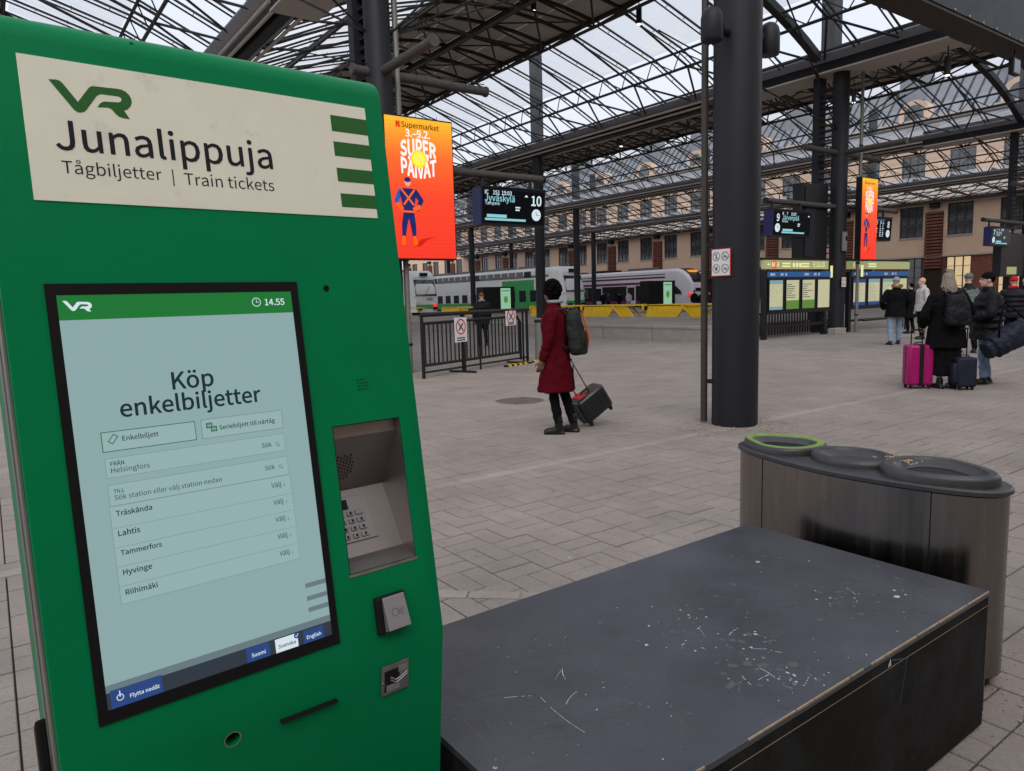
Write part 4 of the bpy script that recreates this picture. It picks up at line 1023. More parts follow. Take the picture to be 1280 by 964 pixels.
MB().box((BX0+.003, BY0+.003, .01), (BX1-.003, BY0+.021, BZ-.0195)).build("front_panel", bxS, t, bevel=.001)
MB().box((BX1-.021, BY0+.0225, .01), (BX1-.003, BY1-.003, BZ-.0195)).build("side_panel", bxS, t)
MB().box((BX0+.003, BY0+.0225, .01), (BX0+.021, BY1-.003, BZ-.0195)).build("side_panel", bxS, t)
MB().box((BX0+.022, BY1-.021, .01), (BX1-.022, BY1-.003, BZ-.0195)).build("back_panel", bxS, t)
# worn bare edge along the top front and corner, in broken pieces
rr = random.Random(5); x = BX0
while x < BX1-.01:
    l = rr.uniform(.04, .22); l = min(l, BX1-x)
    if rr.random() < .85: MB().box((x, BY0-.0006, BZ-.0035-rr.uniform(0, .002)), (x+l*.96, BY0+.0035, BZ+.0006)).build("worn_edge", M['ply'], t)
    x += l
MB().box((BX0+.05, BY0+.0022, BZ-.052), (BX1-.004, BY0+.003, BZ-.0508)).build("worn_edge", M['ply'], t)
MB().box((BX1-.0045, BY0+.001, .06), (BX1-.0018, BY0+.004, BZ-.02)).build("worn_edge", mat("rubbed_corner", (.12, .11, .10), .7), t)
MB().add([(2.02, BY0+.0012, BZ-.045), (2.04, BY0+.0012, BZ-.043), (2.035, BY0+.0012, BZ-.020)], [(0, 1, 2)]).build("chip", mat("chipped_paint", (.5, .48, .42), .8), t, fix=False)
a = pY(1109, 826, BY0+.0015); b = pY(1134, 823, BY0+.0015); c = pY(1125, 880, BY0+.0015)
mb = MB(); a = b.lerp(a, .75); mb.bar(a, b, .003, .0006, up=Y_); mb.bar(b, c, .0009, .0006, up=Y_); mb.build("blue_scratch", mat("blue_chalk", (.05, .11, .17), .8), t)

def marks(name, mt, n, size, seed, spots, spread, line=False):
    rq = random.Random(seed); mb = MB(); z = BZ+.0004
    for _ in range(n):
        cx, cy = rq.choice(spots); cx += rq.gauss(0, spread); cy += rq.gauss(0, spread)
        if not (BX0+.02 < cx < BX1-.02 and BY0+.02 < cy < BY1-.02): continue
        z += .0000012
        if line:
            a = rq.uniform(0, PI*2); l = size*rq.uniform(.3, 1.6); k = rq.uniform(-.6, .6); pts = []; x, y = cx, cy; m_ = 9; w = rq.uniform(.0004, .0013)
            for i in range(m_+1):
                pts.append((x, y, a)); x += math.cos(a)*l/m_; y += math.sin(a)*l/m_; a += k/m_
            for i in range(m_):
                if rq.random() < .22: continue
                (x0, y0, a0), (x1, y1, a1) = pts[i], pts[i+1]
                if not (BX0+.01 < x1 < BX1-.01 and BY0+.01 < y1 < BY1-.01): break
                w1 = w*rq.uniform(.5, 1.2); mb.poly([(x0-math.sin(a0)*w1, y0+math.cos(a0)*w1, z), (x0+math.sin(a0)*w1, y0-math.cos(a0)*w1, z), (x1+math.sin(a1)*w, y1-math.cos(a1)*w, z), (x1-math.sin(a1)*w, y1+math.cos(a1)*w, z)])
        else:
            r = size*rq.uniform(.25, 1)*(2.2 if rq.random() < .06 else 1); a = rq.uniform(0, PI); e = rq.uniform(.35, 1); k = rq.randint(6, 9); P = []
            for i in range(k):
                t_ = 2*PI*i/k; rr_ = r*rq.uniform(.55, 1.2); u = math.cos(t_)*rr_; v = math.sin(t_)*rr_*e; P.append((cx+u*math.cos(a)-v*math.sin(a), cy+u*math.sin(a)+v*math.cos(a), z))
            mb.poly(P)
    o = mb.build(name, mt, bt_, fix=False); o["kind"] = 'stuff'; return o
bt_ = [c for c in bpy.data.objects if c.name == 'black_box'][0]
whi = mat("white_paint_specks", (.42, .42, .41), .9, noise=.3, scale=60); gre = mat("grey_scratches", (.085, .088, .09), .85); tan = mat("tan_scratches", (.14, .11, .08), .85)
def T_(px, py): v = pz(px, py, BZ); return (v.x, v.y)
hot = [T_(*q) for q in ((985, 850), (960, 845), (940, 800), (880, 805), (870, 775), (1000, 830), (1050, 750), (1115, 728))]
wide = [T_(*q) for q in ((640, 830), (720, 800), (800, 800), (900, 760), (1000, 740), (1100, 745), (950, 690), (830, 730), (760, 880), (870, 900), (960, 880), (1050, 800), (640, 900), (1150, 750))]
marks("paint_speck", whi, 75, .0055, 1, hot, .06); marks("paint_speck", whi, 120, .0035, 2, wide, .12); marks("paint_speck", gre, 300, .008, 3, wide, .13)
marks("scratch", gre, 170, .13, 4, wide, .13, True); marks("scratch", tan, 34, .12, 5, wide, .12, True); marks("scratch", whi, 16, .045, 6, hot, .05, True); marks("dust_smear", gre, 60, .018, 16, hot, .09)
marks("scratch", whi, 5, .16, 8, [T_(720, 850), T_(1000, 705), T_(660, 870)], .03, True)

# ================================================================== recycling bins
t = thing("recycling_bin", (3.02, 1.67, 0), "triple stainless steel recycling bin with three black topped openings, one rimmed lime", "litter bin")
BC = Vector((3.055, 1.64, 0)); BA, BB = .60, .225; BTH = .0
bu = Vector((0.06, 1, 0)).normalized(); bv = Vector((bu.y, -bu.x, 0))
def oval(z, k=0.0, n=72, ex=2.5):
    P = []
    for i in range(n):
        a = 2*PI*i/n; c, s = math.cos(a), math.sin(a)
        P.append(BC+bu*(math.copysign(abs(c)**(1.45), c)*(BA+k))+bv*(math.copysign(abs(s)**(2/2.6), s)*(BB+k))+Z_*z)
    return P
def arcshell(i0, i1, nm):
    lo = oval(.055); hi = oval(0.763); li = oval(.055, -.012); hi2 = oval(0.763, -.012); n = 72; idx = [i % n for i in range(i0, i1+1)]
    mb = MB(); P = [lo[i] for i in idx]+[hi[i] for i in idx]+[hi2[i] for i in idx]+[li[i] for i in idx]; m = len(idx)
    mb.add(P, [(i, i+1, m+i+1, m+i) for i in range(m-1)]+[(m+i, m+i+1, 2*m+i+1, 2*m+i) for i in range(m-1)]+[(2*m+i, 2*m+i+1, 3*m+i+1, 3*m+i) for i in range(m-1)]+[(0, m, 2*m, 3*m), (m-1, 4*m-1, 3*m-1, 2*m-1)])
    return mb.build(nm, M['steelbin'], t, smooth=True)
sb = mat("scratched_stainless", (.235, .212, .20), .24, 1.0, noise=.14, scale=2.2, stretch=(14, 14, .8), bump=.03, bscale=5); M['steelbin'] = sb
MB().loft([oval(.04, -.014), oval(.765, -.014)]).build("inner_shell", M['black'], t)
# shell panels with narrow gaps
cuts = [0, 14, 25, 46, 58, 72]
near = []
def panel(f0, f1):
    n = 72; mb = MB(); idx = []
    i0, i1 = f0, f1; return arcshell(i0, i1, "shell_panel")
for a, b in ((-9, 14), (14, 29), (29, 44), (44, 63)): panel(a, b)
for i in (14, 29, 44, 63):
    q = oval(0)[i]; d_ = (q-BC).normalized(); MB().box((q.x+d_.x*.001-.0015, q.y-.002, .055), (q.x+d_.x*.001+.0015, q.y+.002, 0.763)).build('seam', M['black'], t)
MB().loft([oval(0, -.035), oval(.05, -.035)]).build("plinth", M['black'], t, smooth=True)
MB().loft([oval(0.766, .004), oval(0.770, .012), oval(0.785, .012), oval(0.792, .004), oval(0.792, -.03)]).build("lid", M['binlid'], t, smooth=True)
def lid_ring(cy, ex, m, nm, ax, ay, up=0.0):
    n = 44; C0 = BC+bu*cy; z0 = .792+up
    def rg(z, k, dk=0.0): return [C0+bu*(math.copysign(abs(math.cos(2*PI*i/n))**1.25, math.cos(2*PI*i/n))*(ax*k+dk))+bv*(math.copysign(abs(math.sin(2*PI*i/n))**.85, math.sin(2*PI*i/n))*(ay*k+dk)*(1+ex*math.cos(2*PI*i/n)))+Z_*z for i in range(n)]
    r = MB(); r.loft([rg(.788, 1.0), rg(z0+.020, 1.0), rg(z0+.030, .975), rg(z0+.034, .95)], caps=False); o = r.build("opening_collar", M['binlid'], t, smooth=True)
    r = MB(); r.loft([rg(z0+.034, .95), rg(z0+.038, .93), rg(z0+.036, .80), rg(z0+.030, .78)], caps=False); r.build(nm, m, o, smooth=True)
    r = MB(); r.loft([rg(z0+.030, .78), rg(z0+.016, .70), rg(z0+.006, .58)], caps=False); r.build("funnel", M['binlid'], o, smooth=True)
    r = MB(); r.loft([rg(z0+.004, .60), rg(z0+.0045, .56)], caps=True); r.build("opening", M['black'], o)
    return o
lid_ring(.385, -.25, M['lime'], "lime_rim", .20, .165)
lid_ring(.015, .0, M['binlid'], "rim", .185, .155, -.006)
lid_ring(-.355, .22, M['binlid'], "rim", .215, .175, .004)
mb = MB(); rr = random.Random(9); c = BC+bu*(-.17)+bv*(.04)
for _ in range(60):
    q = c+bu*rr.gauss(0, .035)+bv*rr.gauss(0, .035); a = rr.uniform(0, PI); u = Vector((math.cos(a), math.sin(a), 0)); mb.obox(q+Z_*.825, u, Z_.cross(u), Z_, rr.uniform(.004, .014), .0018, .0016)
o = mb.build("crumbs", M['chips']); tag(o, "pale dry crumbs spilt between two bin openings", kind='stuff')

# ================================================================== fence
FA = Vector((6.98, 12.66, 0)); FB = Vector((10.75, 14.05, 0)); fd = (FB-FA).normalized(); fnn = Vector((fd.y, -fd.x, 0)); FL = (FB-FA).length
def F(s, z, w=0): return FA+fd*s+fnn*w+Z_*z
t = thing("barrier_fence", FA, "black metal barrier fence with warning plate between the poster column and red coat", "fence")
MB().tube(F(0, 1.27), F(FL-.05, 1.27), .045, n=12).build("top_rail", M['blackmetal'], t, smooth=True)
mb = MB(); mb.path([F(.05, 1.10), F(FL-1.0, 1.12), F(FL-.55, 1.11), F(FL-.42, .98), F(FL-.42, .08)], .032, 10); mb.build("gate_frame", M['blackmetal'], t, smooth=True)
MB().tube(F(0, .26), F(FL-.42, .26), .03, n=10).build("lower_rail", M['blackmetal'], t, smooth=True)
MB().tube(F(0, .12), F(FL-.1, .12), .022, n=8).build("bottom_rail", M['blackmetal'], t, smooth=True)
bar = MB().box((-.011, -.011, .26), (.011, .011, 1.11)).mesh("baluster", M['blackmetal'])
n = 26
for k in range(n):
    o = link("baluster", bar, t); q = F(.1+(FL-.6)*k/(n-1), 0)-FA; o.location = q; o.rotation_euler = (0, 0, math.atan2(fd.y, fd.x))
for s, w in ((1.35, .07), (1.95, .03), (FL-.12, .05), (FL-.3, .035), (.02, .05)): MB().bar(F(s, 0), F(s, 1.24), w, w, up=fd).build("post", M['blackmetal'], t)
for s in (1.3, FL-.5):
    MB().bar(F(s, .02, -.35), F(s, .02, .35), .06, .04).build("foot", M['blackmetal'], t)
msh = MB()
for k in range(60): msh.bar(F(.05+k*(FL-.6)/60, .27, -.02), F(.05+k*(FL-.6)/60, 1.08, -.02), .003)
for k in range(16): msh.bar(F(.02, .3+.05*k, -.02), F(FL-.5, .3+.05*k, -.02), .003)
msh.build("wire_mesh", M['blackmetal'], t)["kind"] = 'stuff'
def noentry(s0, z0, w, h, lab, ped):
    q = thing("warning_plate", F(s0, z0), lab, "sign"); c = F(s0+w/2, z0+h*.62, .062); 
    MB().obox(F(s0+w/2, z0+h/2, .052), fd, Z_, fnn, w/2, h/2, .004).build("plate", M['white'], q)
    mb = MB(); annulus(mb, c-fnn*.004, fd, Z_, w*.33, w*.40); mb.build("ring", M['red'], q, fix=False)
    mb = MB(); u = (fd+Z_).normalized(); v = (fd-Z_).normalized(); mb.obox(c, u, v, fnn, w*.25, w*.035, .001); mb.obox(c, v, u, fnn, w*.25, w*.035, .001); mb.build("cross", M['black'], q)
    mb = MB(); mb.obox(c+fnn*.002, v, u, fnn, w*.34, w*.022, .001); mb.build("bar", M['red'], q)
    for k in range(2): MB().obox(F(s0+w/2, z0+h*(.17-.09*k), .058), fd, Z_, fnn, w*.33, h*.022, .001).build("print_line", M['black'], q)
noentry(1.0, .66, .42, .52, "white no trespassing plate with crossed pictogram on the fence's left half", 0)
noentry(FL-1.1, .92, .42, .34, "smaller white warning plate near the fence's right end", 0)
t = thing("bollard", F(FL+.0, 0), "short grey cylinder bollard at the fence end, left of the red coat", "bollard")
c = F(FL+.02, 0, .25); mb = MB(); mb.tube(c, c+Z_*.95, .1, n=20); mb.build("shaft", M['steel_side'], t, smooth=True); MB().tube(c+Z_*.95, c+Z_*1.02, .11, n=20).build("cap", M['char2'], t, smooth=True); MB().tube(c, c+Z_*.05, .2, .14, n=20).build("base", M['concrete'], t)
t = thing("warning_strip", F(2.4, 0), "low yellow and black striped kerb strip under the fence's right end", "kerb strip")
for k in range(14):
    a = F(2.6+.11*k, .02, .25); MB().obox(a, fd, Z_, fnn, .05, .02, .04).build("strip_block", M['yellow'] if k % 2 else M['black'], t)

# ================================================================== displays, posters, boards
def clock(mb_parent, c, u, v, n, r):
    MB().poly(ring_pts(c, u, v, r, 24)).build("clock_face", M['scr_white'], mb_parent, fix=False)
    mb = MB(); mb.bar(c+n*.004, c+n*.004+v*r*.55-u*r*.1, r*.1, .002, up=n); mb.bar(c+n*.004, c+n*.004+u*r*.7, r*.08, .002, up=n); mb.build("clock_hand", M['black'], mb_parent)
def display(x0, x1, z0, z1, y, lab, num, left, rows, small):
    t = thing("departure_display", ((x0+x1)/2, y+.1, z0), lab, "display", "platform departure displays")
    w, h = x1-x0, z1-z0
    mb = MB(); mb.prism([(x0, y, z1), (x0, y+.05, z0), (x0, y+.34, z0), (x0, y+.34, z1)], (.03, 0, 0)); mb.build("side_cheek", M['navy'], t)
    mb = MB(); mb.prism([(x0+.031, y, z1), (x0+.031, y+.05, z0), (x0+.031, y+.33, z0), (x0+.031, y+.33, z1)], (w-.031, 0, 0)); mb.build("case", M['black'], t, bevel=.004)
    dn = Vector((0, -1, -.05/h)).normalized(); dv = Vector((0, -.05/h, 1)).normalized()
    def D(x, z, k=.004): return Vector((x, y+.05*(z1-z)/h, z))+dn*k
    cx = (x0+x1)/2; cz = (z0+z1)/2
    MB().obox(D(cx+.01, cz, .0), X_, dv, dn, w/2-.05, h/2-.04, .004).build("screen", M['lcd_black'], t)
    nx = x0+.27 if left else x1-.27
    sc_ = t.children[-1]
    text(sc_, num, D(nx, z1-.42*h, .008), X_, dv, size=.30, m=M['lcd_text'], bold=.03, anchor='c')
    clock(sc_, D(nx, z0+.32*h, .007), X_, dv, dn, .135)
    tx = x0+.12 if not left else x0+.50
    if small:
        text(sc_, small[0], D(tx, z1-.18*h, .007), X_, dv, size=.12, m=M['lcd_text'], bold=.02); text(sc_, small[1], D(tx+.22, z1-.18*h, .007), X_, dv, size=.12, m=M['lcd_text'], bold=.02)
        text(sc_, small[2], D(tx+.46, z1-.18*h, .007), X_, dv, size=.12, m=M['lcd_text'], bold=.02)
        text(sc_, small[3], D(tx, z1-.36*h, .007), X_, dv, size=.19, m=M['lcd_cyan'], bold=.02); text(sc_, small[4], D(tx, z1-.46*h, .007), X_, dv, size=.10, m=M['lcd_text'])
        rect(mb := MB(), D(tx, z0+.12*h, .006), X_, dv, 0, 1.15 if not left else 1.25, 0, .05); rect(mb, D(tx+.05, z0+.20*h, .006), X_, dv, 0, .55, 0, .07); mb.build("line_diagram", M['lcd_cyan'], sc_, fix=False)
        mb = MB(); rect(mb, D(tx+.85, z0+.48*h, .006), X_, dv, 0, .14, 0, .03); rect(mb, D(tx+.85, z0+.41*h, .006), X_, dv, 0, .12, 0, .03); mb.build("line_diagram", M['lcd_text'], sc_, fix=False)
        mb = MB(); mb.poly([D(x1-.62 if not left else x1-.2, z1-.2*h, .006)+X_*a+dv*b for a, b in ((0, 0), (.1, 0), (.08, .03), (.05, .05), (.03, .03))]); mb.build("train_icon", M['lcd_text'], sc_, fix=False)
    else:
        for r in range(9):
            mb = MB()
            for (a, b) in ((0, .12), (.16, .45), (.6, .72), (.78, .9)):
                b2 = b-rr.uniform(0, .08); rect(mb, D(x0+.18, z1-.17*h-r*.066, .006), X_, dv, a, b2, 0, .026)
            mb.build("timetable_row", M['lcd_text'] if r else M['lcd_cyan'], sc_, fix=False)
        rect(mb := MB(), D(x0+.14, z1-.13*h, .005), X_, dv, 0, 1.0, 0, .05); mb.build("heading", M['scr_blue'], sc_, fix=False)
    MB().box((x0, y-.03, z1+.004), (x1, y+.3, z1+.03)).build("visor", M['char2'], t)
    for fx in (.12, .85): MB().box((x0+w*fx-.03, y+.2, z1+.03), (x0+w*fx+.03, y+.26, z1+.30)).build("hanger", M['char2'], t)
    return t
def arm(x0, x1, z, y, lab):
    t = thing("support_arm", (x0, y, z), lab, "support arm", "weathered display support arms"); MB().tube((x0, y, z), (x1, y, z), .085, n=14).build("tube", M['tube'], t, smooth=True)
    for x in (x0, x1): MB().tube((x-.03, y, z), (x+.03, y, z), .10, n=14).build("end_cap", M['char2'], t, smooth=True)
arm(7.25, 11.15, 4.36, 13.9, "rough grey support tube holding the Jyväskylä display beside the large poster")
arm(20.2, 24.15, 4.38, 14.0, "rough grey support tube left of the twin columns above the timetable boards")
arm(24.7, 28.4, 4.42, 14.0, "rough grey support tube behind the smaller orange poster, holding a timetable")
arm(36.2, 41.1, 4.42, 14.0, "rough grey support tube holding the display at the right edge")
display(9.18, 11.03, 3.22, 4.04, 13.66, "black hanging departure display numbered 10 for Jyväskylä", "10", False, 0, ("IC", "151", "15:03", "Jyväskylä", "Tampere"))
display(20.1, 22.2, 3.26, 4.06, 13.66, "black hanging departure display numbered 9 with navy side", "9", True, 0, ("R", "T", "15:07", "Järvenpää", "Kerava"))
display(25.85, 27.5, 3.26, 4.08, 13.66, "black hanging timetable display numbered 8 beside the small poster", "8", False, 9, None)
display(36.3, 38.4, 3.26, 4.08, 13.66, "black hanging display with navy side at the right edge of the photo", "7", True, 0, ("I", "K", "15:06", "Kerava", "Tikkurila"))
def poster_mat(nm, z0, z1):
    m = bpy.data.materials.new(nm); m.use_nodes = True; n = m.node_tree.nodes; L = m.node_tree.links; b = n["Principled BSDF"]
    g_ = n.new("ShaderNodeNewGeometry"); sx = n.new("ShaderNodeSeparateXYZ"); L.new(g_.outputs["Position"], sx.inputs[0])
    mr = n.new("ShaderNodeMapRange"); mr.inputs[1].default_value = z0; mr.inputs[2].default_value = z1; L.new(sx.outputs["Z"], mr.inputs[0])
    cr_ = n.new("ShaderNodeValToRGB"); L.new(mr.outputs[0], cr_.inputs[0]); e = cr_.color_ramp.elements
    e[0].position = 0; e[0].color = (.95, .022, .006, 1); e[1].position = 1; e[1].color = (1, .52, .01, 1)
    for p, c in ((.45, (.98, .045, .004, 1)), (.72, (.99, .13, .005, 1)), (.87, (1, .31, .006, 1))): q = e.new(p); q.color = c
    wv = n.new("ShaderNodeTexWave"); wv.bands_direction = 'Z'; wv.inputs["Scale"].default_value = 4; L.new(g_.outputs["Position"], wv.inputs["Vector"])
    m2 = n.new("ShaderNodeMapRange"); m2.inputs[3].default_value = .66; m2.inputs[4].default_value = .71; L.new(wv.outputs["Fac"], m2.inputs[0])
    L.new(cr_.outputs[0], b.inputs["Emission Color"]); L.new(m2.outputs[0], b.inputs["Emission Strength"]); b.inputs["Base Color"].default_value = (.03, .01, .005, 1); b.inputs["Roughness"].default_value = .5
    return m
M['pwhite'] = emat("poster_white", (.92, .88, .85)); M['pdark'] = emat("poster_dark", (.09, .02, .004)); M['psun'] = emat("poster_sun", (.95, .72, .02)); M['psun2'] = emat("poster_sun_core", (.98, .86, .10))
M['pnavy'] = emat("poster_navy", (.015, .025, .13)); M['pblue'] = emat("poster_blue", (.03, .10, .42)); M['pskin'] = emat("poster_skin", (.75, .38, .25)); M['porange'] = emat("poster_strap", (.95, .13, .01)); M['pred'] = emat("poster_red", (.65, .015, .006))
def poster(x0, x1, z0, z1, y, lab, grp):
    t = thing("advert_screen", ((x0+x1)/2, y+.1, z0), lab, "advertising screen", grp); w, h = x1-x0, z1-z0
    MB().box((x0-.02, y+.01, z0-.03), (x1+.02, y+.22, z1+.03)).build("case", M['black'], t)
    s = MB().box((x0, y, z0), (x1, y+.008, z1)).build("screen", poster_mat("poster_gradient", z0, z1), t)
    for k in range(8): MB().tube((x0+.1+k*.16*w/1.5, y+.1, z1+.03), (x0+.1+k*.16*w/1.5, y+.1, z1+.11), .006, n=5).build("bird_spike", M['char2'], t)
    P = lambda u, v, k=.004: Vector((x0+w*u, y-k, z0+h*v))
    text(s, "Supermarket", P(.24, .93), X_, Z_, width=w*.56, m=M['pdark'], bold=.02); text(s, "K", P(.165, .93), X_, Z_, size=.15*w/1.5, m=M['pred'], bold=.03)
    MB().box((x0+w*.155, y-.002, z0+h*.925), (x0+w*.225, y-.0005, z0+h*.965)).build("logo_tile", M['porange'], s)
    text(s, "3.–9.2.", P(.475, .868), X_, Z_, width=w*.36, m=M['pwhite'], bold=.035, anchor='c')
    text(s, "SUPER", P(.475, .735), X_, Z_, width=w*.52, size=h*.165, m=M['pwhite'], bold=.05, anchor='c', warp=lambda a, yy: yy*(1-.25*(2*a-1)**2)+.0*a)
    text(s, "PÄIVÄT", P(.475, .585), X_, Z_, width=w*.52, size=h*.155, m=M['pwhite'], bold=.05, anchor='c', warp=lambda a, yy: yy*(1-.05*(2*a-1)**2)+.20*(2*a-1)**2-.02)
    c = P(.475, .715, .010); n = 20; mb = MB(); mb.poly([c+X_*math.cos(PI*i/n)*w*(.125 if i % 2 else .108)+Z_*math.sin(PI*i/n)*w*(.125 if i % 2 else .108) for i in range(2*n)]); mb.build("sun_disc", M['psun'], s, fix=False)
    MB().poly(ring_pts(c-Y_*.003, X_, Z_, w*.088, 24)).build("sun_disc", M['psun2'], s, fix=False)
    # plain standing figure in blue sportswear
    g_ = lambda q: (.075+q[0]*.93, .035+q[1]*.87)
    def pp(pts, m, k, nm="figure_print"):
        pts = [g_(q) for q in pts]; MB().poly([P(u, v, k) for u, v in pts]).build(nm, m, s, fix=False)
    def limb(pts, m, k, wd):
        mb = MB(); pts = [g_(q) for q in pts]; wd = [q*.9 for q in wd]
        for (a, b, wa, wb) in zip(pts[:-1], pts[1:], wd[:-1], wd[1:]):
            A = P(a[0], a[1], k); Bq = P(b[0], b[1], k); d = (Bq-A).normalized(); nn = Vector((-d.z, 0, d.x)); mb.poly([A+nn*wa*w, A-nn*wa*w, Bq-nn*wb*w, Bq+nn*wb*w]); mb.poly(ring_pts(A, X_, Z_, wa*w, 12))
        mb.build("figure_print", m, s, fix=False)
    pp([(.30, .062), (.42, .12), (.66, .145), (.52, .115), (.40, .058)], M['pred'], .0028, "shadow_print")
    limb([(.20, .33), (.16, .24), (.14, .13)], M['pnavy'], .006, [.055, .045, .028]); limb([(.27, .33), (.30, .22), (.31, .13)], M['pnavy'], .0065, [.055, .045, .028])
    limb([(.14, .13), (.13, .07)], M['porange'], .0068, [.03, .035]); limb([(.31, .13), (.33, .07)], M['porange'], .0068, [.03, .035])
    pp([(.10, .50), (.15, .535), (.31, .535), (.37, .50), (.33, .40), (.31, .33), (.16, .33), (.14, .40)], M['pnavy'], .007)
    limb([(.35, .505), (.44, .44), (.38, .37), (.31, .36)], M['pnavy'], .0075, [.045, .04, .034, .025]); limb([(.40, .385), (.31, .36)], M['porange'], .0078, [.036, .03])
    limb([(.11, .505), (.05, .43), (.11, .37)], M['pblue'], .0062, [.04, .035, .03]); limb([(.07, .40), (.14, .36)], M['porange'], .0072, [.034, .03])
    limb([(.14, .52), (.32, .40)], M['porange'], .008, [.014, .014]); limb([(.33, .52), (.16, .40)], M['porange'], .0081, [.014, .014]); limb([(.15, .345), (.32, .345)], M['porange'], .0083, [.014, .014])
    MB().poly(ring_pts(P(.292, .545, .009), X_*.8, Z_, w*.055, 16)).build("figure_print", M['pskin'], s, fix=False); MB().poly(ring_pts(P(.292, .562, .0092), X_*.9, Z_*.6, w*.053, 16)).build("figure_print", M['pnavy'], s, fix=False)
    return t
poster(6.84, 8.41, 2.44, 5.28, 13.55, "large orange advertising screen with white lettering beside the ticket machine", "orange advertising screens")
poster(24.95, 25.68, 2.54, 5.30, 13.50, "smaller orange advertising screen on the twin column in the right half", "orange advertising screens") if False else None
pp_ = poster(24.66, 25.68, 2.55, 5.30, 13.30, "smaller orange advertising screen on the twin column in the right half", "orange advertising screens")
t = thing("service_cabinet", (23.8, 13.8, 2.6), "dark square cabinet mounted left of the twin columns above the boards", "cabinet")
MB().box((22.4, 14.1, 2.55), (23.9, 14.5, 5.1)).build("door", M['blackmetal'], t, bevel=.02)
MB().box((22.5, 14.07, 2.65), (23.1, 14.09, 5.0)).build("panel", M['char'], t)
t = thing("meter_box", (24.1, 13.7, 2.9), "small grey electrical box on the round shaft left of the small poster", "electrical box"); MB().box((24.2, 13.66, 2.85), (24.42, 13.74, 3.5)).build("box", M['silver'], t, bevel=.01); MB().box((24.3, 13.655, 3.2), (24.4, 13.66, 3.35)).build("window", M['black'], t)
t = thing("service_cabinet", (40.6, 13.8, 2.2), "tall dark cabinet on the twin column at the right edge", "cabinet"); MB().box((38.2, 13.95, 1.9), (40.9, 14.3, 3.9)).build("door", M['blackmetal'], t); MB().box((38.9, 13.93, 2.0), (40.0, 13.95, 2.35)).build("plate", M['yellowsign'], t)
# timetable boards
def board(x0, x1, lab, cells, y=13.85):
    t = thing("timetable_board", ((x0+x1)/2, y, 0), lab, "notice board", "timetable boards")
    zt, zb = 2.15, .80
    MB().box((x0, y, zb), (x1, y+.12, zt-.17)).build("case", M['blackmetal'], t)
    MB().box((x0, y-.02, zt-.17), (x1, y+.14, zt)).build("header", M['bluestrip'], t)
    hd = t.children[-1]
    for k in range(2):
        xx = x0+.15+(x1-x0)*.52*k
        for dx, ww in ((0, .1), (.13, .05), (.21, .03), (.55, .08), (.66, .03), (.80, .08)): MB().box((xx+dx, y-.026, zt-.125), (xx+dx+ww, y-.021, zt-.045)).build("print_mark", M['white'], hd)
    n = len(cells); cw = (x1-x0)/n
    for i, c in enumerate(cells):
        a, b = x0+cw*i+cw*.13, x0+cw*(i+1)-cw*.07; z0, z1 = zb+.14, zt-.27
        p = MB().box((a, y-.006, z0), (b, y, z1)).build("timetable_sheet", M['mapblue'] if c == 'map' else M['mapcream'], t)
        MB().box((a-.03, y-.02, z0-.03), (a, y-.001, z1+.03)).build("frame", M['black'], t)
        rq = random.Random(i+int(x0))
        if c == 'map':
            MB().box((a+.01, y-.010, z0+.1), (b-.01, y-.007, z1-.12)).build("map_print", M['mapcream'], p)
            mb = MB()
            for _ in range(26): q = Vector((rq.uniform(a+.03, b-.05), y-.0115, rq.uniform(z0+.12, z1-.16))); an = rq.choice((.3, 1.2, 1.9, 2.6)); dd = Vector((math.cos(an), 0, math.sin(an))); mb.bar(q, q+dd*rq.uniform(.04, .13), .008, .001, up=Y_)
            mb.build("map_print", M['scr_grey'], p)["kind"] = 'stuff'
        if c == 'green':
            MB().box((a, y-.010, z0), (b, y-.007, z0+(z1-z0)*.3)).build("map_print", M['mapgreen'], p)
            for k in range(7): MB().box((a+.04, y-.010, z1-.15-.07*k), (a+.04+(b-a)*rq.uniform(.3, .75), y-.007, z1-.13-.07*k)).build("print_line", M['scr_text'], p)
        if c == 'text':
            MB().box((a, y-.009, z1-.13), (b, y-.007, z1)).build("print_band", M['scr_blue'] if rq.random() < .6 else M['mapblue'], p); MB().box((a, y-.009, z0), (b, y-.007, z0+.12)).build("print_band", M['scr_blue'], p)
            for k in range(12): MB().box((a+.05, y-.010, z1-.2-.055*k), (a+.05+(b-a)*rq.uniform(.4, .8), y-.007, z1-.19-.055*k)).build("print_line", M['scr_grey'], p)
    for xx in (x0-.12, x1-.35): MB().box((xx, y+.0, 0), (xx+.16, y+.14, zb if xx > x0 else zt)).build("leg", M['blackmetal'], t)
    MB().box((x0, y+.02, .36), (x1, y+.10, .44)).build("rail", M['blackmetal'], t)
    return t
board(20.1, 23.75, "left timetable board with blue header and four lit sheets under the display numbered 9", ['map', 'green', 'green', 'plain'])
board(25.1, 29.2, "right timetable board with blue header behind the man in the grey beanie", ['text', 'text', 'text', 'plain'])
t = thing("low_barrier", (22, 14.3, 0), "low black bar barrier under the left timetable board", "barrier")
for k in range(22): MB().box((20.2+.16*k, 14.25, .1), (20.24+.16*k, 14.29, .78)).build("baluster", M['blackmetal'], t)
MB().box((20.1, 14.23, .78), (23.7, 14.31, .84)).build("rail", M['blackmetal'], t)
t = thing("low_barrier", (28, 13.6, 0), "low horizontal black rail passing behind the legs of the man in jeans", "barrier"); MB().tube((25.1, 13.4, .42), (33, 11.9, .62), .04, n=8).build("rail", M['blackmetal'], t); MB().tube((27.3, 12.98, 0), (27.3, 12.98, .5), .03, n=8).build("post", M['blackmetal'], t)
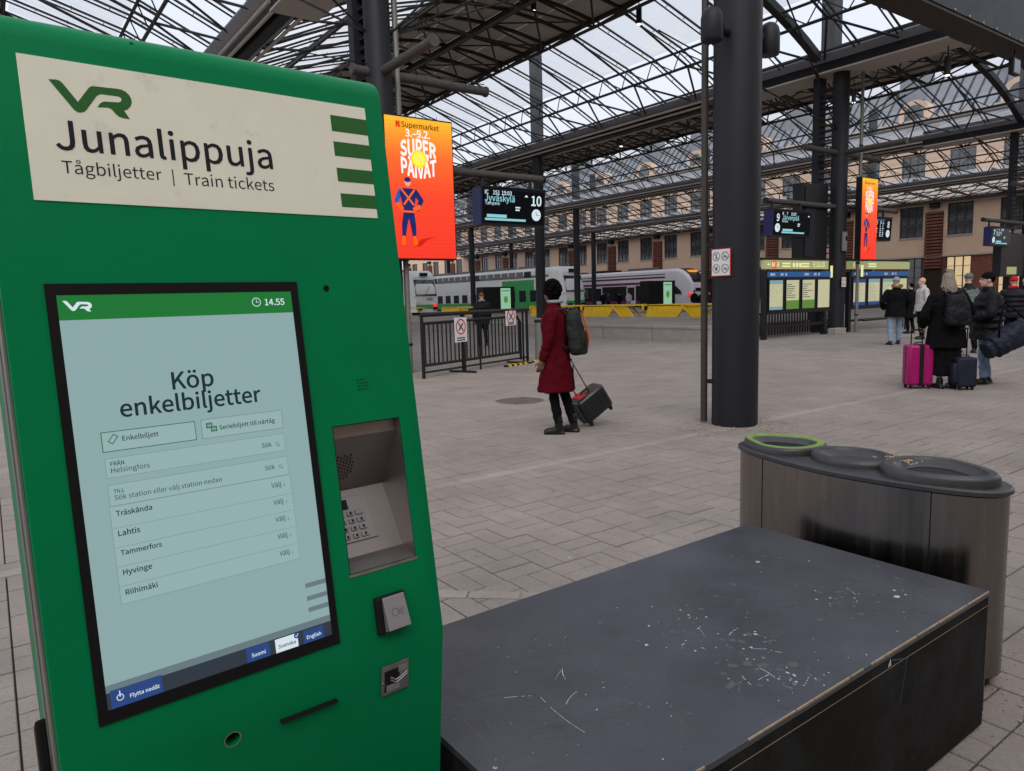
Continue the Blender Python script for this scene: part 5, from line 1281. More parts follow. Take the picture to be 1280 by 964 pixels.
t = thing("concrete_foot", (23.9, 13.5, 0), "grey concrete block foot at the base of the twin columns", "concrete block"); MB().box((23.3, 13.35, 0), (23.95, 13.65, .22)).build("block", M['concrete'], t, bevel=.02)
def wayfinder(x0, x1, lab, items):
    t = thing("direction_sign", ((x0+x1)/2, 13.9, 2.25), lab, "direction sign", "overhead direction signs")
    MB().box((x0, 13.88, 2.24), (x1, 14.0, 2.52)).build("panel", M['yellowsign'], t)
    pn = t.children[-1]
    for s, fx, m in items:
        text(pn, s, Vector((x0+(x1-x0)*fx, 13.875, 2.31)), X_, Z_, size=.21, m=m, bold=.03)
    MB().box((x0-.1, 13.95, 2.52), (x1+.1, 14.02, 2.60)).build("rail", M['char2'], t)
    for x in (x0+.3, x1-.3): MB().box((x, 13.96, 2.15), (x+.05, 14.0, 2.24)).build("bracket", M['char2'], t)
    return t
t = wayfinder(20.0, 23.65, "lit overhead direction sign with red metro letter above the left timetable board", [("←", .04, M['glowtext']), ("A", .18, M['glowtext']), ("E 12-13", .75, M['glowtext'])])
pn = t.children[0]; MB().box((20.38, 13.872, 2.26), (20.62, 13.878, 2.50)).build("metro_tile", M['redlight'], pn); text(pn, "M", Vector((20.40, 13.868, 2.30)), X_, Z_, size=.22, m=M['glowtext'], bold=.03)
for a, b in ((.26, .38), (.56, .68)):
    for k in range(2): MB().box((20+3.65*a, 13.874, 2.30+.09*k), (20+3.65*b, 13.878, 2.35+.09*k)).build("print_line", M['glowtext'], pn)
for fx in (.42, .47, .52): MB().box((20+3.65*fx, 13.874, 2.30), (20+3.65*fx+.12, 13.878, 2.44)).build("symbol", M['glowtext'], pn)
t = wayfinder(25.0, 29.4, "plain olive overhead direction sign reading E 1-3 above the right timetable board", [("E 1-3", .06, M['glowtext'])]); pn = t.children[0]
for k in range(2): MB().box((26.3, 13.874, 2.31+.09*k), (26.85, 13.878, 2.36+.09*k)).build("print_line", M['glowtext'], pn)
def lit_tube(x, y, z0, z1, lab): t = thing("strip_light", (x, y, z0), lab, "lamp"); MB().box((x, y, z0), (x+.07, y+.05, z1)).build("tube", M['glowtext'], t)
lit_tube(23.72, 13.8, 1.95, 2.35, "short lit strip left of the round column shaft beside the boards")
lit_tube(24.8, 13.3, 1.95, 2.35, "short lit strip just below the small orange poster")
# pictogram plates
def pict_plate(org, u, v, n, s, lab):
    t = thing("pictogram_plate", org, lab, "sign"); MB().obox(org, u, v, n, s*.55, s*.66, .004).build("plate", M['red'], t); MB().obox(org+n*.003, u, v, n, s*.51, s*.62, .004).build("face", M['white'], t)
    for i in (-1, 1):
        for j in (-1, 1):
            c = org+u*(i*s*.25)+v*(j*s*.29)+n*.009; mb = MB(); annulus(mb, c, u, v, s*.185, s*.21, 22); mb.build("ring", M['print_dark'], t, fix=False)
            mb = MB(); q = s*.1
            if i < 0 and j > 0: mb.obox(c+v*q*.9, u, v, n, q*.25, q*.28, .001); mb.bar(c+v*q*.5, c-v*q, q*.4, .001, up=n); mb.bar(c-u*q*.7-v*q, c+u*q*.7-v*q, q*.15, .001, up=n)
            elif i > 0 and j > 0:
                annulus(mb, c-u*q*.8-v*q*.5, u, v, q*.5, q*.62, 14); annulus(mb, c+u*q*.8-v*q*.5, u, v, q*.5, q*.62, 14); mb.bar(c-u*q*.8-v*q*.5, c+v*q*.6, q*.18, .001, up=n); mb.bar(c+u*q*.8-v*q*.5, c+v*q*.6+u*q*.2, q*.18, .001, up=n)
            elif i < 0: mb.bar(c-u*q-v*q*.3, c+u*q*.9+v*q*.9, q*.35, .001, up=n); mb.bar(c-u*q*.3-v*q*1.1, c+u*q*.4+v*q*.2, q*.5, .001, up=n)
            else: mb.bar(c-u*q*1.3-v*q*.3, c+u*q*1.3-v*q*.3, q*.35, .001, up=n); mb.bar(c+u*q*.2+v*q*.1, c+u*q*.9+v*q*.6, q*.14, .001, up=n)
            mb.build("pictogram", M['print_dark'], t, fix=False)
            mb = MB(); mb.bar(c-(u-v)*s*.125, c+(u-v)*s*.125, s*.012, .001, up=n); mb.build("prohibition_bar", M['print_dark'], t)
d = (Vector((0, 0, 0))-Vector((7.06, 5.28, 0))).normalized(); side = Vector((d.y, -d.x, 0)); 
pc = Vector((7.06, 5.28, 1.885))+Vector((math.cos(math.atan2(d.y, d.x)-.62), math.sin(math.atan2(d.y, d.x)-.62), 0))*.275
nn = Vector((math.cos(math.atan2(d.y, d.x)-.62), math.sin(math.atan2(d.y, d.x)-.62), 0)); uu = Vector((-nn.y, nn.x, 0)); 
if uu.dot(RM @ Vector((1, 0, 0))) < 0: uu = -uu
pict_plate(pc, uu, Z_, nn, .235, "red bordered white plate with four pictograms on the thick pillar")
pict_plate(Vector((24.3, 13.68, 1.78)), X_, Z_, -Y_, .26, "small pictogram plate on the round shaft between the timetable boards")

# ================================================================== trains, buffers, platform kiosks
def train(x0, x1, y0, y1, h, lab, style, grp=None):
    """multiple unit running along +Y with its nose at y0"""
    t = thing("train", ((x0+x1)/2, y0, 0), lab, "train", grp); w = x1-x0; xc = (x0+x1)/2; ns = 14
    body, roofm, low = {'green': (M['trainwhite'], M['traingrey'], M['traingreen']), 'purple': (M['trainsilver'], M['traindark'], M['trainpurple'])}[style]
    sl = 2.6 if style == 'purple' else 1.5
    def sec(y, hh, ww, zb=.35):
        r = .45; P = []
        for (sx, a0) in ((1, 0), (-1, PI/2)):
            for i in range(5):
                a = a0+PI/2*i/4; P.append(Vector((xc+sx*(ww/2-r)+math.cos(a)*r, y, hh-r+math.sin(a)*r)))
        return [Vector((xc+ww/2, y, zb))]+P+[Vector((xc-ww/2, y, zb))]
    rings = []
    n = 8
    for i in range(n+1):
        f = i/n
        hh = h*(.52+.48*math.sin(f*PI/2)**.8); ww = w*(.78+.22*math.sin(f*PI/2)); rings.append(sec(y0+sl*(f**1.4 if style == 'purple' else f), hh, ww))
    rings.append(sec(y1, h, w))
    MB().loft(rings).build("body", body, t, smooth=True)
    MB().box((x0+.2, y0+sl, .1), (x1-.2, y1, .36)).build("underframe", M['traindark'], t)
    mb = MB(); mb.prism([(x0-.012, y0+sl+1.0, h-(.62 if style == 'purple' else 1.05)), (x0+.02, y0+sl+1.0, h-.36), (x0+.32, y0+sl+1.0, h+.015), (xc, y0+sl+1.0, h+.07), (x1-.32, y0+sl+1.0, h+.015), (x1-.02, y0+sl+1.0, h-.36), (x1+.012, y0+sl+1.0, h-.62)], (0, y1-y0-sl-2, 0)); mb.build("roof", roofm, t)
    y = y0+sl+4; k = 0
    while y < y1-4:
        MB().box((xc-.9, y, h-.02), (xc+.9, y+3.2, h+.28)).build("roof_box", roofm if k % 2 else M['traingrey'], t, bevel=.05); y += 6; k += 1
    xs = x0-.012
    if style == 'green':
        MB().box((xs-.01, y0+sl+.2, .36), (xs+.02, y1, 1.05)).build("green_band", M['traingreen'], t)
        MB().box((xs-.006, y0+sl+3.5, 1.05), (xs+.02, y0+sl+9.5, 3.5)).build("green_panel", M['traingreen'], t)
        y = y0+sl+1.0
        for k in range(26):
            if k % 9 == 5: MB().box((xs-.02, y, .55), (xs+.02, y+1.3, 2.7)).build("door", M['traingreen'], t, bevel=.05); MB().box((xs-.03, y+.3, 1.3), (xs-.021, y+1.0, 2.4)).build("door_window", M['traindark'], t.children[-1])
            else: MB().box((xs-.02, y, 1.1), (xs+.02, y+1.25, 2.1) if k > 3 else (xs+.02, y+1.25, 2.35)).build("window", M['traindark'], t, bevel=.03)
            y += 2.0
            if y > y1-2: break
        # ribbed grey upper side
        for k in range(40):
            yy = y0+sl+4+k*1.45
            if yy > y1-2: break
            MB().box((xs-.03, yy, h-1.0), (xs+.05, yy+1.2, h-.35)).build("grille", M['traingrey'] if k % 7 else M['traindark'], t)
        # windscreen on the slanted front
        a = rings[2]; b2 = rings[7]
        mb = MB(); f = lambda f_: y0+sl*f_
        mb.poly([Vector((xc-w*.38, y0+.30, 2.0)), Vector((xc+w*.38, y0+.30, 2.0)), Vector((xc+w*.36, y0+.85, h-.95)), Vector((xc-w*.36, y0+.85, h-.95))]); 
        pts = [Vector((xc-w*.40, y0-.05, 2.05)), Vector((xc+w*.40, y0-.05, 2.05)), Vector((xc+w*.38, y0+.42, 3.75)), Vector((xc-w*.38, y0+.42, 3.75))]
        MB().prism(pts, (0, .35, 0)).build("windscreen", M['glassdark'], t)
        MB().prism([p+Vector((0, -.0, 0)) for p in [Vector((xc-w*.45, y0-.02, 1.9)), Vector((xc+w*.45, y0-.02, 1.9)), Vector((xc+w*.42, y0+.62, h-.55)), Vector((xc-w*.42, y0+.62, h-.55))]], (0, .9, 0)).build("front_mask", M['trainwhite'], t, bevel=.08)
        MB().box((xc-.45, y0+.36, 4.1), (xc+.45, y0+.5, 4.45)).build("sign_box", M['traindark'], t)
        MB().box((x0+.3, y0-.06, .75), (x1-.3, y0+.02, 1.15)).build("front_band", M['traingreen'], t)
        for s in (-1, 1): MB().obox(Vector((xc+s*w*.34, y0-.07, 1.35)), X_, Z_, Y_, .14, .08, .03).build("headlight", M['white'], t)
        MB().bar(Vector((xc-.2, y0-.1, 2.1)), Vector((xc+.5, y0+.12, 3.0)), .03).build("wiper", M['black'], t)
        logo(t, Vector((xc-.1, y0-.09, 1.5)), X_, Z_, .8, M['traingreen'])
        MB().tube((xc-.9, y0-.45, .75), (xc-.9, y0, .75), .16, n=10).build("buffer", M['black'], t); MB().tube((xc+.9, y0-.45, .75), (xc+.9, y0, .75), .16, n=10).build("buffer", M['black'], t)
    else:
        MB().box((xs-.01, y0+sl+2.0, .38), (xs+.02, y1, .85)).build("lower_band", M['trainpurple'], t)
        MB().box((xs-.008, y0+sl+2.2, .85), (xs+.02, y1, 2.55)).build("window_band", M['traindark'], t)
        MB().box((xs-.012, y0+sl+1.4, 2.66), (xs+.02, y1, 2.92)).build("purple_line", M['trainpurple'], t); MB().box((xs-.011, y0+sl+1.0, 3.26), (xs+.02, y1, 3.46)).build("purple_line", M['trainpurple'], t)
        for k, yy in enumerate((8.0, 13.5, 25, 40)):
            a = y0+yy; MB().box((xs-.03, a, .5), (xs+.01, a+1.4, 2.6)).build("door", M['trainsilver'], t, bevel=.03); MB().box((xs-.04, a+.15, .9), (xs-.031, a+1.25, 2.4)).build("door_window", M['traindark'], t.children[-1])
        for k in range(16):
            a = y0+16+k*1.9
            if a < y1-2: MB().box((xs-.02, a, 1.2), (xs+.0, a+1.4, 2.3)).build("window", M['glassdark'], t)
        pts = [Vector((xs-.02, y0+1.3, 1.5)), Vector((xs-.02, y0+4.2, 1.5)), Vector((xs-.02, y0+4.2, 2.5)), Vector((xs-.02, y0+2.4, 2.6)), Vector((xs-.02, y0+1.5, 1.9))]
        MB().prism(pts, (.12, 0, 0)).build("cab_window", M['traindark'], t)
        nose = []
        for i in range(1, 8):
            f = (i/8); hh = h*(.52+.48*math.sin(f*PI/2)**.8)+.04; ww = w*(.78+.22*math.sin(f*PI/2))*.80; yy = y0+sl*f**1.4-.02; nose.append([Vector((xc-ww/2, yy, hh-.12)), Vector((xc-ww/2+.25, yy, hh+.0)), Vector((xc+ww/2-.25, yy, hh+.0)), Vector((xc+ww/2, yy, hh-.12))])
        mb = MB(); mb.loft(nose); mb.build("windscreen", M['traindark'], t, smooth=True)
        MB().box((xc-.8, y0-.06, 1.75), (xc+.8, y0+.3, 2.1)).build("mask", M['traindark'], t)
        MB().obox(Vector((xc-.1, y0+1.05, h-.35)), X_, Z_, Y_, .55, .11, .25).build("destination_sign", M['orange_led'], t)
        MB().obox(Vector((x0+.3, y0+.22, 1.45)), X_, Z_, Y_, .35, .11, .2).build("tail_light", M['redlight'], t); MB().obox(Vector((x1-.3, y0+.22, 1.45)), X_, Z_, Y_, .35, .11, .2).build("tail_light", M['redlight'], t)
        MB().box((xc-1.1, y0-.15, .4), (xc+1.1, y0+.4, .85)).build("bumper", M['traindark'], t, bevel=.05)
    return t
train(48.6, 51.7, 57.5, 122, 4.75, "white and green double deck train with ribbed roof, nose behind the red coat's head", 'green')
train(60.2, 63.2, 50.6, 118, 4.25, "silver and purple commuter train with orange destination lights at its nose", 'purple')
t3 = train(35.9, 39.0, 66.5, 120, 4.7, "white train end with red tail light peeking out beside the poster column", 'green')
MB().obox(Vector((38.4, 66.40, 1.05)), X_, Z_, Y_, .2, .16, .06).build("tail_light", M['redlight'], t3)
def buffer_stop(x, y, lab, w=2.9, f=1):
    t = thing("buffer_stop", (x, y, 0), lab, "buffer stop", "yellow buffer stops at the track ends")
    # sloping plate frame standing across the track, side on to the camera
    a = Vector((x, y, 0)); u = Y_*-1; 
    MB().prism([a+Vector((0, w/2, .35)), a+Vector((0, w/2-.25, 1.0)), a+Vector((0, -w/2+.25, 1.0)), a+Vector((0, -w/2+1.15-.3, .35))], (.08, 0, 0)).build("side_plate", M['yellow'], t)
    MB().prism([a+Vector((0, w/2-.25, .96)), a+Vector((0, -w/2-.6, .96)), a+Vector((0, -w/2-.6, 1.04)), a+Vector((0, w/2-.25, 1.04))], (1.5, 0, 0)).build("top_plate", M['yellow'], t)
    for dx in (-.01, 1.42): MB().bar(a+Vector((dx, -w/2+.5, 1.0)), a+Vector((dx, -w/2-.45, .3)), .07, .09).build("brace", M['yellow'], t)
    MB().prism([a+Vector((.1, -w/2-.5, .95)), a+Vector((.1, -w/2+.5, .95)), a+Vector((.1, -w/2+.0, .3)), a+Vector((.1, -w/2-1.1, .3))], (.06, 0, 0)).build("rear_plate", M['yellow'], t)
    MB().tube(a+Vector((.7, w/2-.2, .85)), a+Vector((.7, w/2+.65, .85)), .12, n=12).build("buffer_rod", M['black'], t); MB().tube(a+Vector((.7, w/2+.6, .85)), a+Vector((.7, w/2+.7, .85)), .22, n=14).build("buffer_head", M['yellow'], t)
    return t
buffer_stop(27.2, 24.4, "yellow steel buffer stop nearest the thick pillar, right of a matching one")
buffer_stop(27.2, 29.2, "yellow steel buffer stop right of the slender column, middle of the row")
buffer_stop(27.2, 34.0, "yellow steel buffer end just right of the slender column foot, mostly hidden")
buffer_stop(20.8+6.2, 44.5, "yellow buffer stop seen through the fence bars behind the man in the rust hat")
buffer_stop(20.8+6.2, 53, "yellow buffer stop seen through the fence bars near the poster column")
def ad_kiosk(x, y, w, h, lab, z=.14):
    t = thing("advert_kiosk", (x, y, z), lab, "kiosk", "black kiosks with lit poster on the platforms")
    MB().box((x, y, z), (x+w, y+1.2, z+h)).build("cabin", M['black'], t, bevel=.03)
    MB().box((x+w*.55, y-.04, z+.35), (x+w*.86, y-.005, z+h-.15)).build("lit_poster", emat("kiosk_poster", (.30, .55, .36), .85), t)
    lp = t.children[-1]; MB().poly(ring_pts(Vector((x+w*.705, y-.05, z+h*.5)), X_, Z_*1.3, w*.07, 16)).build("poster_print", M['mapgreen'], lp, fix=False); MB().box((x+w*.58, y-.046, z+h-.45), (x+w*.83, y-.041, z+h-.38)).build("poster_print", M['scr_text'], lp)
ad_kiosk(53.6, 50.4, 3.9, 2.75, "black kiosk with pale green lit poster in front of the purple train")
ad_kiosk(40.2, 60.0, 3.9, 2.6, "black kiosk with pale green lit poster in front of the green train")
# ================================================================== people
def facing(v): return math.atan2(-v[0], v[1])
CR = Vector((RM[0][0], RM[1][0], 0)).normalized()     # to the right as seen in the photo
CF = Vector((-CR.y, CR.x, 0))                          # away from the photographer
def dirw(right, away): return (CR*right+CF*away).normalized()
def hand(mb, w, d, palmn, s=1.0, curl=.6):
    """palm, four bent fingers and a thumb; w wrist, d pointing direction, palmn palm normal"""
    d = Vector(d).normalized(); n = Vector(palmn); n = (n-d*n.dot(d)).normalized(); x = d.cross(n)
    w = Vector(w); mb.cap(w, w+d*.03*s, .024*s, .026*s); mb.obox(w+d*.06*s, x, d, n, .038*s, .045*s, .013*s)
    for i, l in enumerate((.062, .072, .068, .052)):
        b = w+d*.10*s+x*((i-1.5)*.021*s); m1 = b+(d*math.cos(curl*.5)+n*math.sin(curl*.5))*l*.5*s; e = m1+(d*math.cos(curl*1.6)+n*math.sin(curl*1.6))*l*.5*s
        mb.cap(b, m1, .0095*s, .009*s, 6); mb.cap(m1, e, .009*s, .0075*s, 6)
    b = w+d*.035*s-x*.035*s; m1 = b+(d*.7-x*.6+n*.3).normalized()*.035*s; mb.cap(b, m1, .012*s, .011*s, 6); mb.cap(m1, m1+(d*.9-x*.1+n*.4).normalized()*.03*s, .011*s, .009*s, 6)
def head(mb, c, yaw, s=1.0, pitch=0):
    R = Euler((pitch, 0, yaw)).to_matrix()
    def P(x, y, z): return Vector(c)+R @ Vector((x*s, y*s, z*s))
    mb.ell(P(0, -.008, .025), (.075*s, .093*s, .088*s), 16, 12, R); mb.ell(P(0, .028, -.035), (.055*s, .062*s, .075*s), 14, 10, R)
    mb.ell(P(0, .062, -.082), (.028*s, .026*s, .024*s), 10, 8, R); mb.cap(P(0, .088, .012), P(0, .106, -.022), .009*s, .014*s, 8)
    mb.ell(P(0, .082, .034), (.045*s, .016*s, .010*s), 10, 6, R); mb.ell(P(0, .086, -.052), (.022*s, .010*s, .009*s), 8, 6, R)
    for k in (-1, 1): mb.ell(P(k*.074, -.005, -.005), (.010*s, .018*s, .030*s), 8, 8, R)
    return P
def person(label, pos, fwd, H=1.72, coat='blackcloth', hem=.78, bulk=1.0, skirt=1.0, trouser='blackcloth', shoe='leather', skin='skin_l', hair=None, hat=None, headyaw=0.0,
           feet=((-.10, .02), (.10, -.04)), arms=None, near=False, hood=None, scarf=None, group=None, legr=1.0, vox=None, hands=True, lean=0.0, long_skirt=False, jacket_open=False, shoe_h=.13):
    s = H/1.75; t = thing("person", pos, label, "person", group, rz=facing(fwd)); V = vox or (.011 if near else .016)
    sh = 1.43*s; hipz = .93*s
    if arms is None: arms = (((-.27, -.02, 1.12), (-.25, .06, .86)), ((.27, -.02, 1.12), (.25, .06, .86)))
    S_ = lambda p: Vector(p)*s
    L_ = Vector((0, lean, 0))
    # skin body
    mb = MB(); hc = Vector((0, .025, 1.645))*s+L_; P = head(mb, hc, headyaw, s)
    mb.cap(S_((0, -.015, 1.42)), hc+Vector((0, -.02, -.05))*s, .058*s, .052*s); mb.cap(S_((0, 0, .98)), S_((0, 0, 1.36)), .11*s, .13*s)
    mb.cap(S_((-.11, 0, 1.40)), S_((.11, 0, 1.40)), .04*s, .04*s)
    for k, (e, w) in zip((-1, 1), arms):
        shp = S_((k*.155, 0, 1.365)); mb.cap(shp, S_(e), .038*s, .034*s); mb.cap(S_(e), S_(w), .037*s, .025*s)
        if hands: d = (S_(w)-S_(e)).normalized(); hand(mb, S_(w), d, Vector((-k*.8, .6, 0)), s*1.0)
    for k, (fx, fy) in zip((-1, 1), feet):
        hp = S_((k*.09, 0, .92)); kn = Vector((fx*s*.95, fy*s*.6+.03, .50*s)); an = Vector((fx*s, fy*s-.01, .09*s)); mb.cap(hp, kn, .075*s, .052*s); mb.cap(kn, an, .05*s, .035*s); mb.cap(an-Vector((0, 0, .045*s)), an+Vector((0, .13*s, -.055*s)), .032*s, .025*s)
    blob(mb, "body", M[skin], t, .0075 if near else .013, 2)
    # eyes and mouth
    if vox is None:
        for k in (-1, 1): MB().ell(P(k*.030, .081, .015), (.011*s, .008*s, .007*s), 8, 6).build("eye", M['print_dark'], t, local=True, smooth='all')
    # trousers
    if not long_skirt:
        mb = MB(); mb.ell(S_((0, -.01, .95)), (.165*s*bulk, .125*s, .12*s), 14, 10)
        for k, (fx, fy) in zip((-1, 1), feet):
            hp = S_((k*.085, 0, .90)); kn = Vector((fx*s*.95, fy*s*.6+.03, .50*s)); an = Vector((fx*s, fy*s-.015, .13*s)); mb.cap(hp, kn, .100*s*legr, .072*s*legr, 14); mb.cap(kn, an, .070*s*legr, .057*s*legr, 14)
            rr_ = random.Random(int(pos[0]*100)+k)
            for q in range(5): c = kn.lerp(an, .55+.1*q); mb.ell(c+Vector((rr_.uniform(-.01, .01), rr_.uniform(-.015, .01), 0)), (.060*s*legr, .063*s*legr, .017*s), 10, 6)
        blob(mb, "trousers", M[trouser], t, V, 3, fold=.010*s, freq=(7, 7, 13))
    else:
        mb = MB(); rings = []
        for z, rx, ry in ((1.0, .17, .13), (.7, .20, .16), (.4, .22, .175), (.20, .235, .19)): rings.append([Vector((math.cos(2*PI*i/24)*rx*s*(1+.05*math.sin(i*2.6)), math.sin(2*PI*i/24)*ry*s*(1+.05*math.cos(i*3.1)), z*s)) for i in range(24)])
        mb.loft(rings); blob(mb, "skirt", M[trouser], t, V, 2, fold=.018*s, freq=(11, 11, 1.2))
    # shoes
    for k, (fx, fy) in zip((-1, 1), feet):
        mb = MB(); f = Vector((fx*s, fy*s, 0)); R = Euler((0, 0, -k*.15)).to_matrix()
        mb.cap(f+Vector((0, -.02, .06))*s, f+Vector((0, -.015, shoe_h))*s, .048*s, .050*s, 12); mb.ell(f+R @ Vector((0, .02, .045))*s, (.045*s, .115*s, .042*s), 14, 8, R); mb.ell(f+R @ Vector((0, .095, .038))*s, (.047*s, .065*s, .036*s), 12, 8, R)
        mb.obox(f+R @ Vector((0, .035, .016))*s, R @ X_, R @ Y_, Z_, .045*s, .125*s, .012*s)
        o = blob(mb, "shoe", M[shoe], t, .010, 2); mb = MB(); mb.obox(f+R @ Vector((0, .035, .011))*s, R @ X_, R @ Y_, Z_, .049*s, .133*s, .011*s); mb.build("sole", M['black'], o, local=True, bevel=.003) if False else None
    # coat
    def coatring(z, rx, ry, cy=0.0, n=28, w=0.0):
        rq = 1+w; return [Vector((math.cos(2*PI*i/n)*rx*(1+w*math.sin(i*1.9+z*5)), cy*s+math.sin(2*PI*i/n)*ry*(1+w*math.cos(i*2.3+z*7)), z))+L_*max(0, (z/s-.9))/.7 for i in range(n)]
    b = bulk; mb = MB()
    hz = hem
    prof = [(hz, .225*skirt*b, .175*skirt*b, 0, .03), (hz+.02, .228*skirt*b, .178*skirt*b, 0, .03), ((hz+.98)/2, .212*(1+skirt)/2*b, .165*(1+skirt)/2*b, 0, .02), (1.0, .195*b, .150*b, 0, .01), (1.12, .190*b, .145*b, 0, 0), (1.28, .205*b, .150*b, -.005, 0), (1.38, .205*b, .135*b, -.01, 0), (1.44, .165, .105, -.012, 0), (1.475, .105, .085, -.01, 0), (1.52, .080, .078, -.005, 0)]
    mb.loft([coatring(z*s, rx*s, ry*s, cy, w=w) for z, rx, ry, cy, w in prof])
    for k, (e, w) in zip((-1, 1), arms):
        shp = S_((k*.185*min(b, 1.1), -.005, 1.385)); e_, w_ = S_(e), S_(w); wc = e_.lerp(w_, .93)
        mb.cap(shp, e_, .072*s*b, .060*s*b, 14); mb.cap(e_, wc, .058*s*b, .046*s*b, 14)
        for q in range(3): mb.ell(e_.lerp(wc, .15+.28*q), (.060*s*b,)*3, 10, 8)
    if coat == 'puffer':
        for q in range(6):
            z = hz+.08+q*.115
            if z < 1.36: mb.loft([coatring((z-.035)*s, .208*s*b, .165*s*b), coatring(z*s, .224*s*b*(1+(skirt-1)*.5), .180*s*b), coatring((z+.035)*s, .208*s*b, .165*s*b)])
    if hood: 
        pass
    c_ = blob(mb, "coat", M[coat], t, V, 2, fold=(.016 if coat != 'puffer' else .010)*s, freq=(9, 9, 4.5))
    # collar
    mb = MB(); mb.loft([coatring(1.47*s, .088*s, .085*s), coatring(1.545*s, .080*s, .085*s), coatring(1.55*s, .066*s, .070*s), coatring(1.47*s, .070*s, .070*s)]); mb.build("collar", M[coat], t, local=True, smooth='all')
    if hood:
        mb = MB(); R0 = hc+Vector((0, -.07, -.105))*s
        rq = random.Random(4)
        for i in range(26): a = PI*.0+2*PI*i/26; c = R0+Vector((math.cos(a)*.115, math.sin(a)*.085, .0+.02*math.sin(a*1.0)))*s; mb.ell(c+Vector((rq.uniform(-.01, .01), rq.uniform(-.01, .01), rq.uniform(-.012, .012))), (.036*s,)*3, 8, 6)
        blob(mb, "hood_trim", M[hood], t, .012, 1)
    if scarf:
        mb = MB(); mb.path([S_((math.cos(a)*.085, math.sin(a)*.085, 1.515+.01*math.sin(3*a))) for a in [2*PI*i/16 for i in range(17)]], .032*s, 10); blob(mb, "scarf", M[scarf], t, .012, 2)
    R = Euler((0, 0, headyaw)).to_matrix()
    rq = random.Random(int(abs(pos[0])*37)+11)
    if hair:
        mb = MB(); typ, hm = hair
        if typ == 'curly':
            mb.ell(P(0, -.024, .040), (.094*s, .100*s, .100*s), 16, 12, R); mb.ell(P(0, -.05, -.02), (.082*s, .070*s, .085*s), 14, 10, R)
            for i in range(190):
                a = rq.uniform(0, 2*PI); e = rq.uniform(-.75, 1.5); v = Vector((math.cos(a)*math.cos(e), math.sin(a)*math.cos(e), math.sin(e)))
                if v.y > .35 and v.z < .35: continue
                mb.ell(P(v.x*.098, -.026+v.y*.102, .040+v.z*.104), (rq.uniform(.014, .026)*s,)*3, 7, 5)
            blob(mb, "hair", M[hm], t, .0065 if near else .010, 1)
        elif typ == 'bun':
            mb.ell(P(0, -.02, .035), (.083*s, .095*s, .092*s), 16, 12, R); mb.ell(P(0, -.035, .135), (.045*s, .045*s, .035*s), 12, 8, R)
            for i in range(70):
                a = rq.uniform(-PI*1.05, .05); x, y = math.cos(a)*.082, -.03+math.sin(a)*.09; l = rq.uniform(.10, .20); mb.cap(P(x*.8, y*.8, .05), P(x*1.15+rq.uniform(-.02, .02), y*1.2, -l), .012*s, .007*s, 6)
            for i in range(14): a = rq.uniform(0, 2*PI); mb.cap(P(0, -.035, .13), P(math.cos(a)*.06, -.035+math.sin(a)*.06, .13+rq.uniform(-.02, .05)), .010*s, .006*s, 5)
            blob(mb, "hair", M[hm], t, .009, 1)
        elif typ == 'short':
            mb.ell(P(0, -.025, .035), (.080*s, .088*s, .088*s), 16, 12, R); blob(mb, "hair", M[hm], t, .010, 1)
        elif typ == 'long':
            mb.ell(P(0, -.022, .035), (.084*s, .092*s, .090*s), 16, 12, R)
            for i in range(40): a = rq.uniform(-PI, 0); mb.cap(P(math.cos(a)*.07, -.03+math.sin(a)*.07, .0), P(math.cos(a)*.09, -.03+math.sin(a)*.085, -.17), .016*s, .010*s, 6)
            blob(mb, "hair", M[hm], t, .010, 1)
    if hat:
        mb = MB(); mb.ell(P(0, -.014, .052), (.086*s, .100*s, .086*s), 18, 12, R); blob(mb, "hat", M[hat], t, .011, 1)
        mb = MB(); mb.loft([[P(math.cos(a)*r, -.012+math.sin(a)*r*1.15, z) for a in [2*PI*i/24 for i in range(24)]] for r, z in ((.086, .028), (.090, .034), (.090, .062), (.086, .068))]); mb.build("hat_band", M[hat], t, local=True, smooth='all')
    return t
def W_(t, p): return t.matrix_basis @ Vector(p)
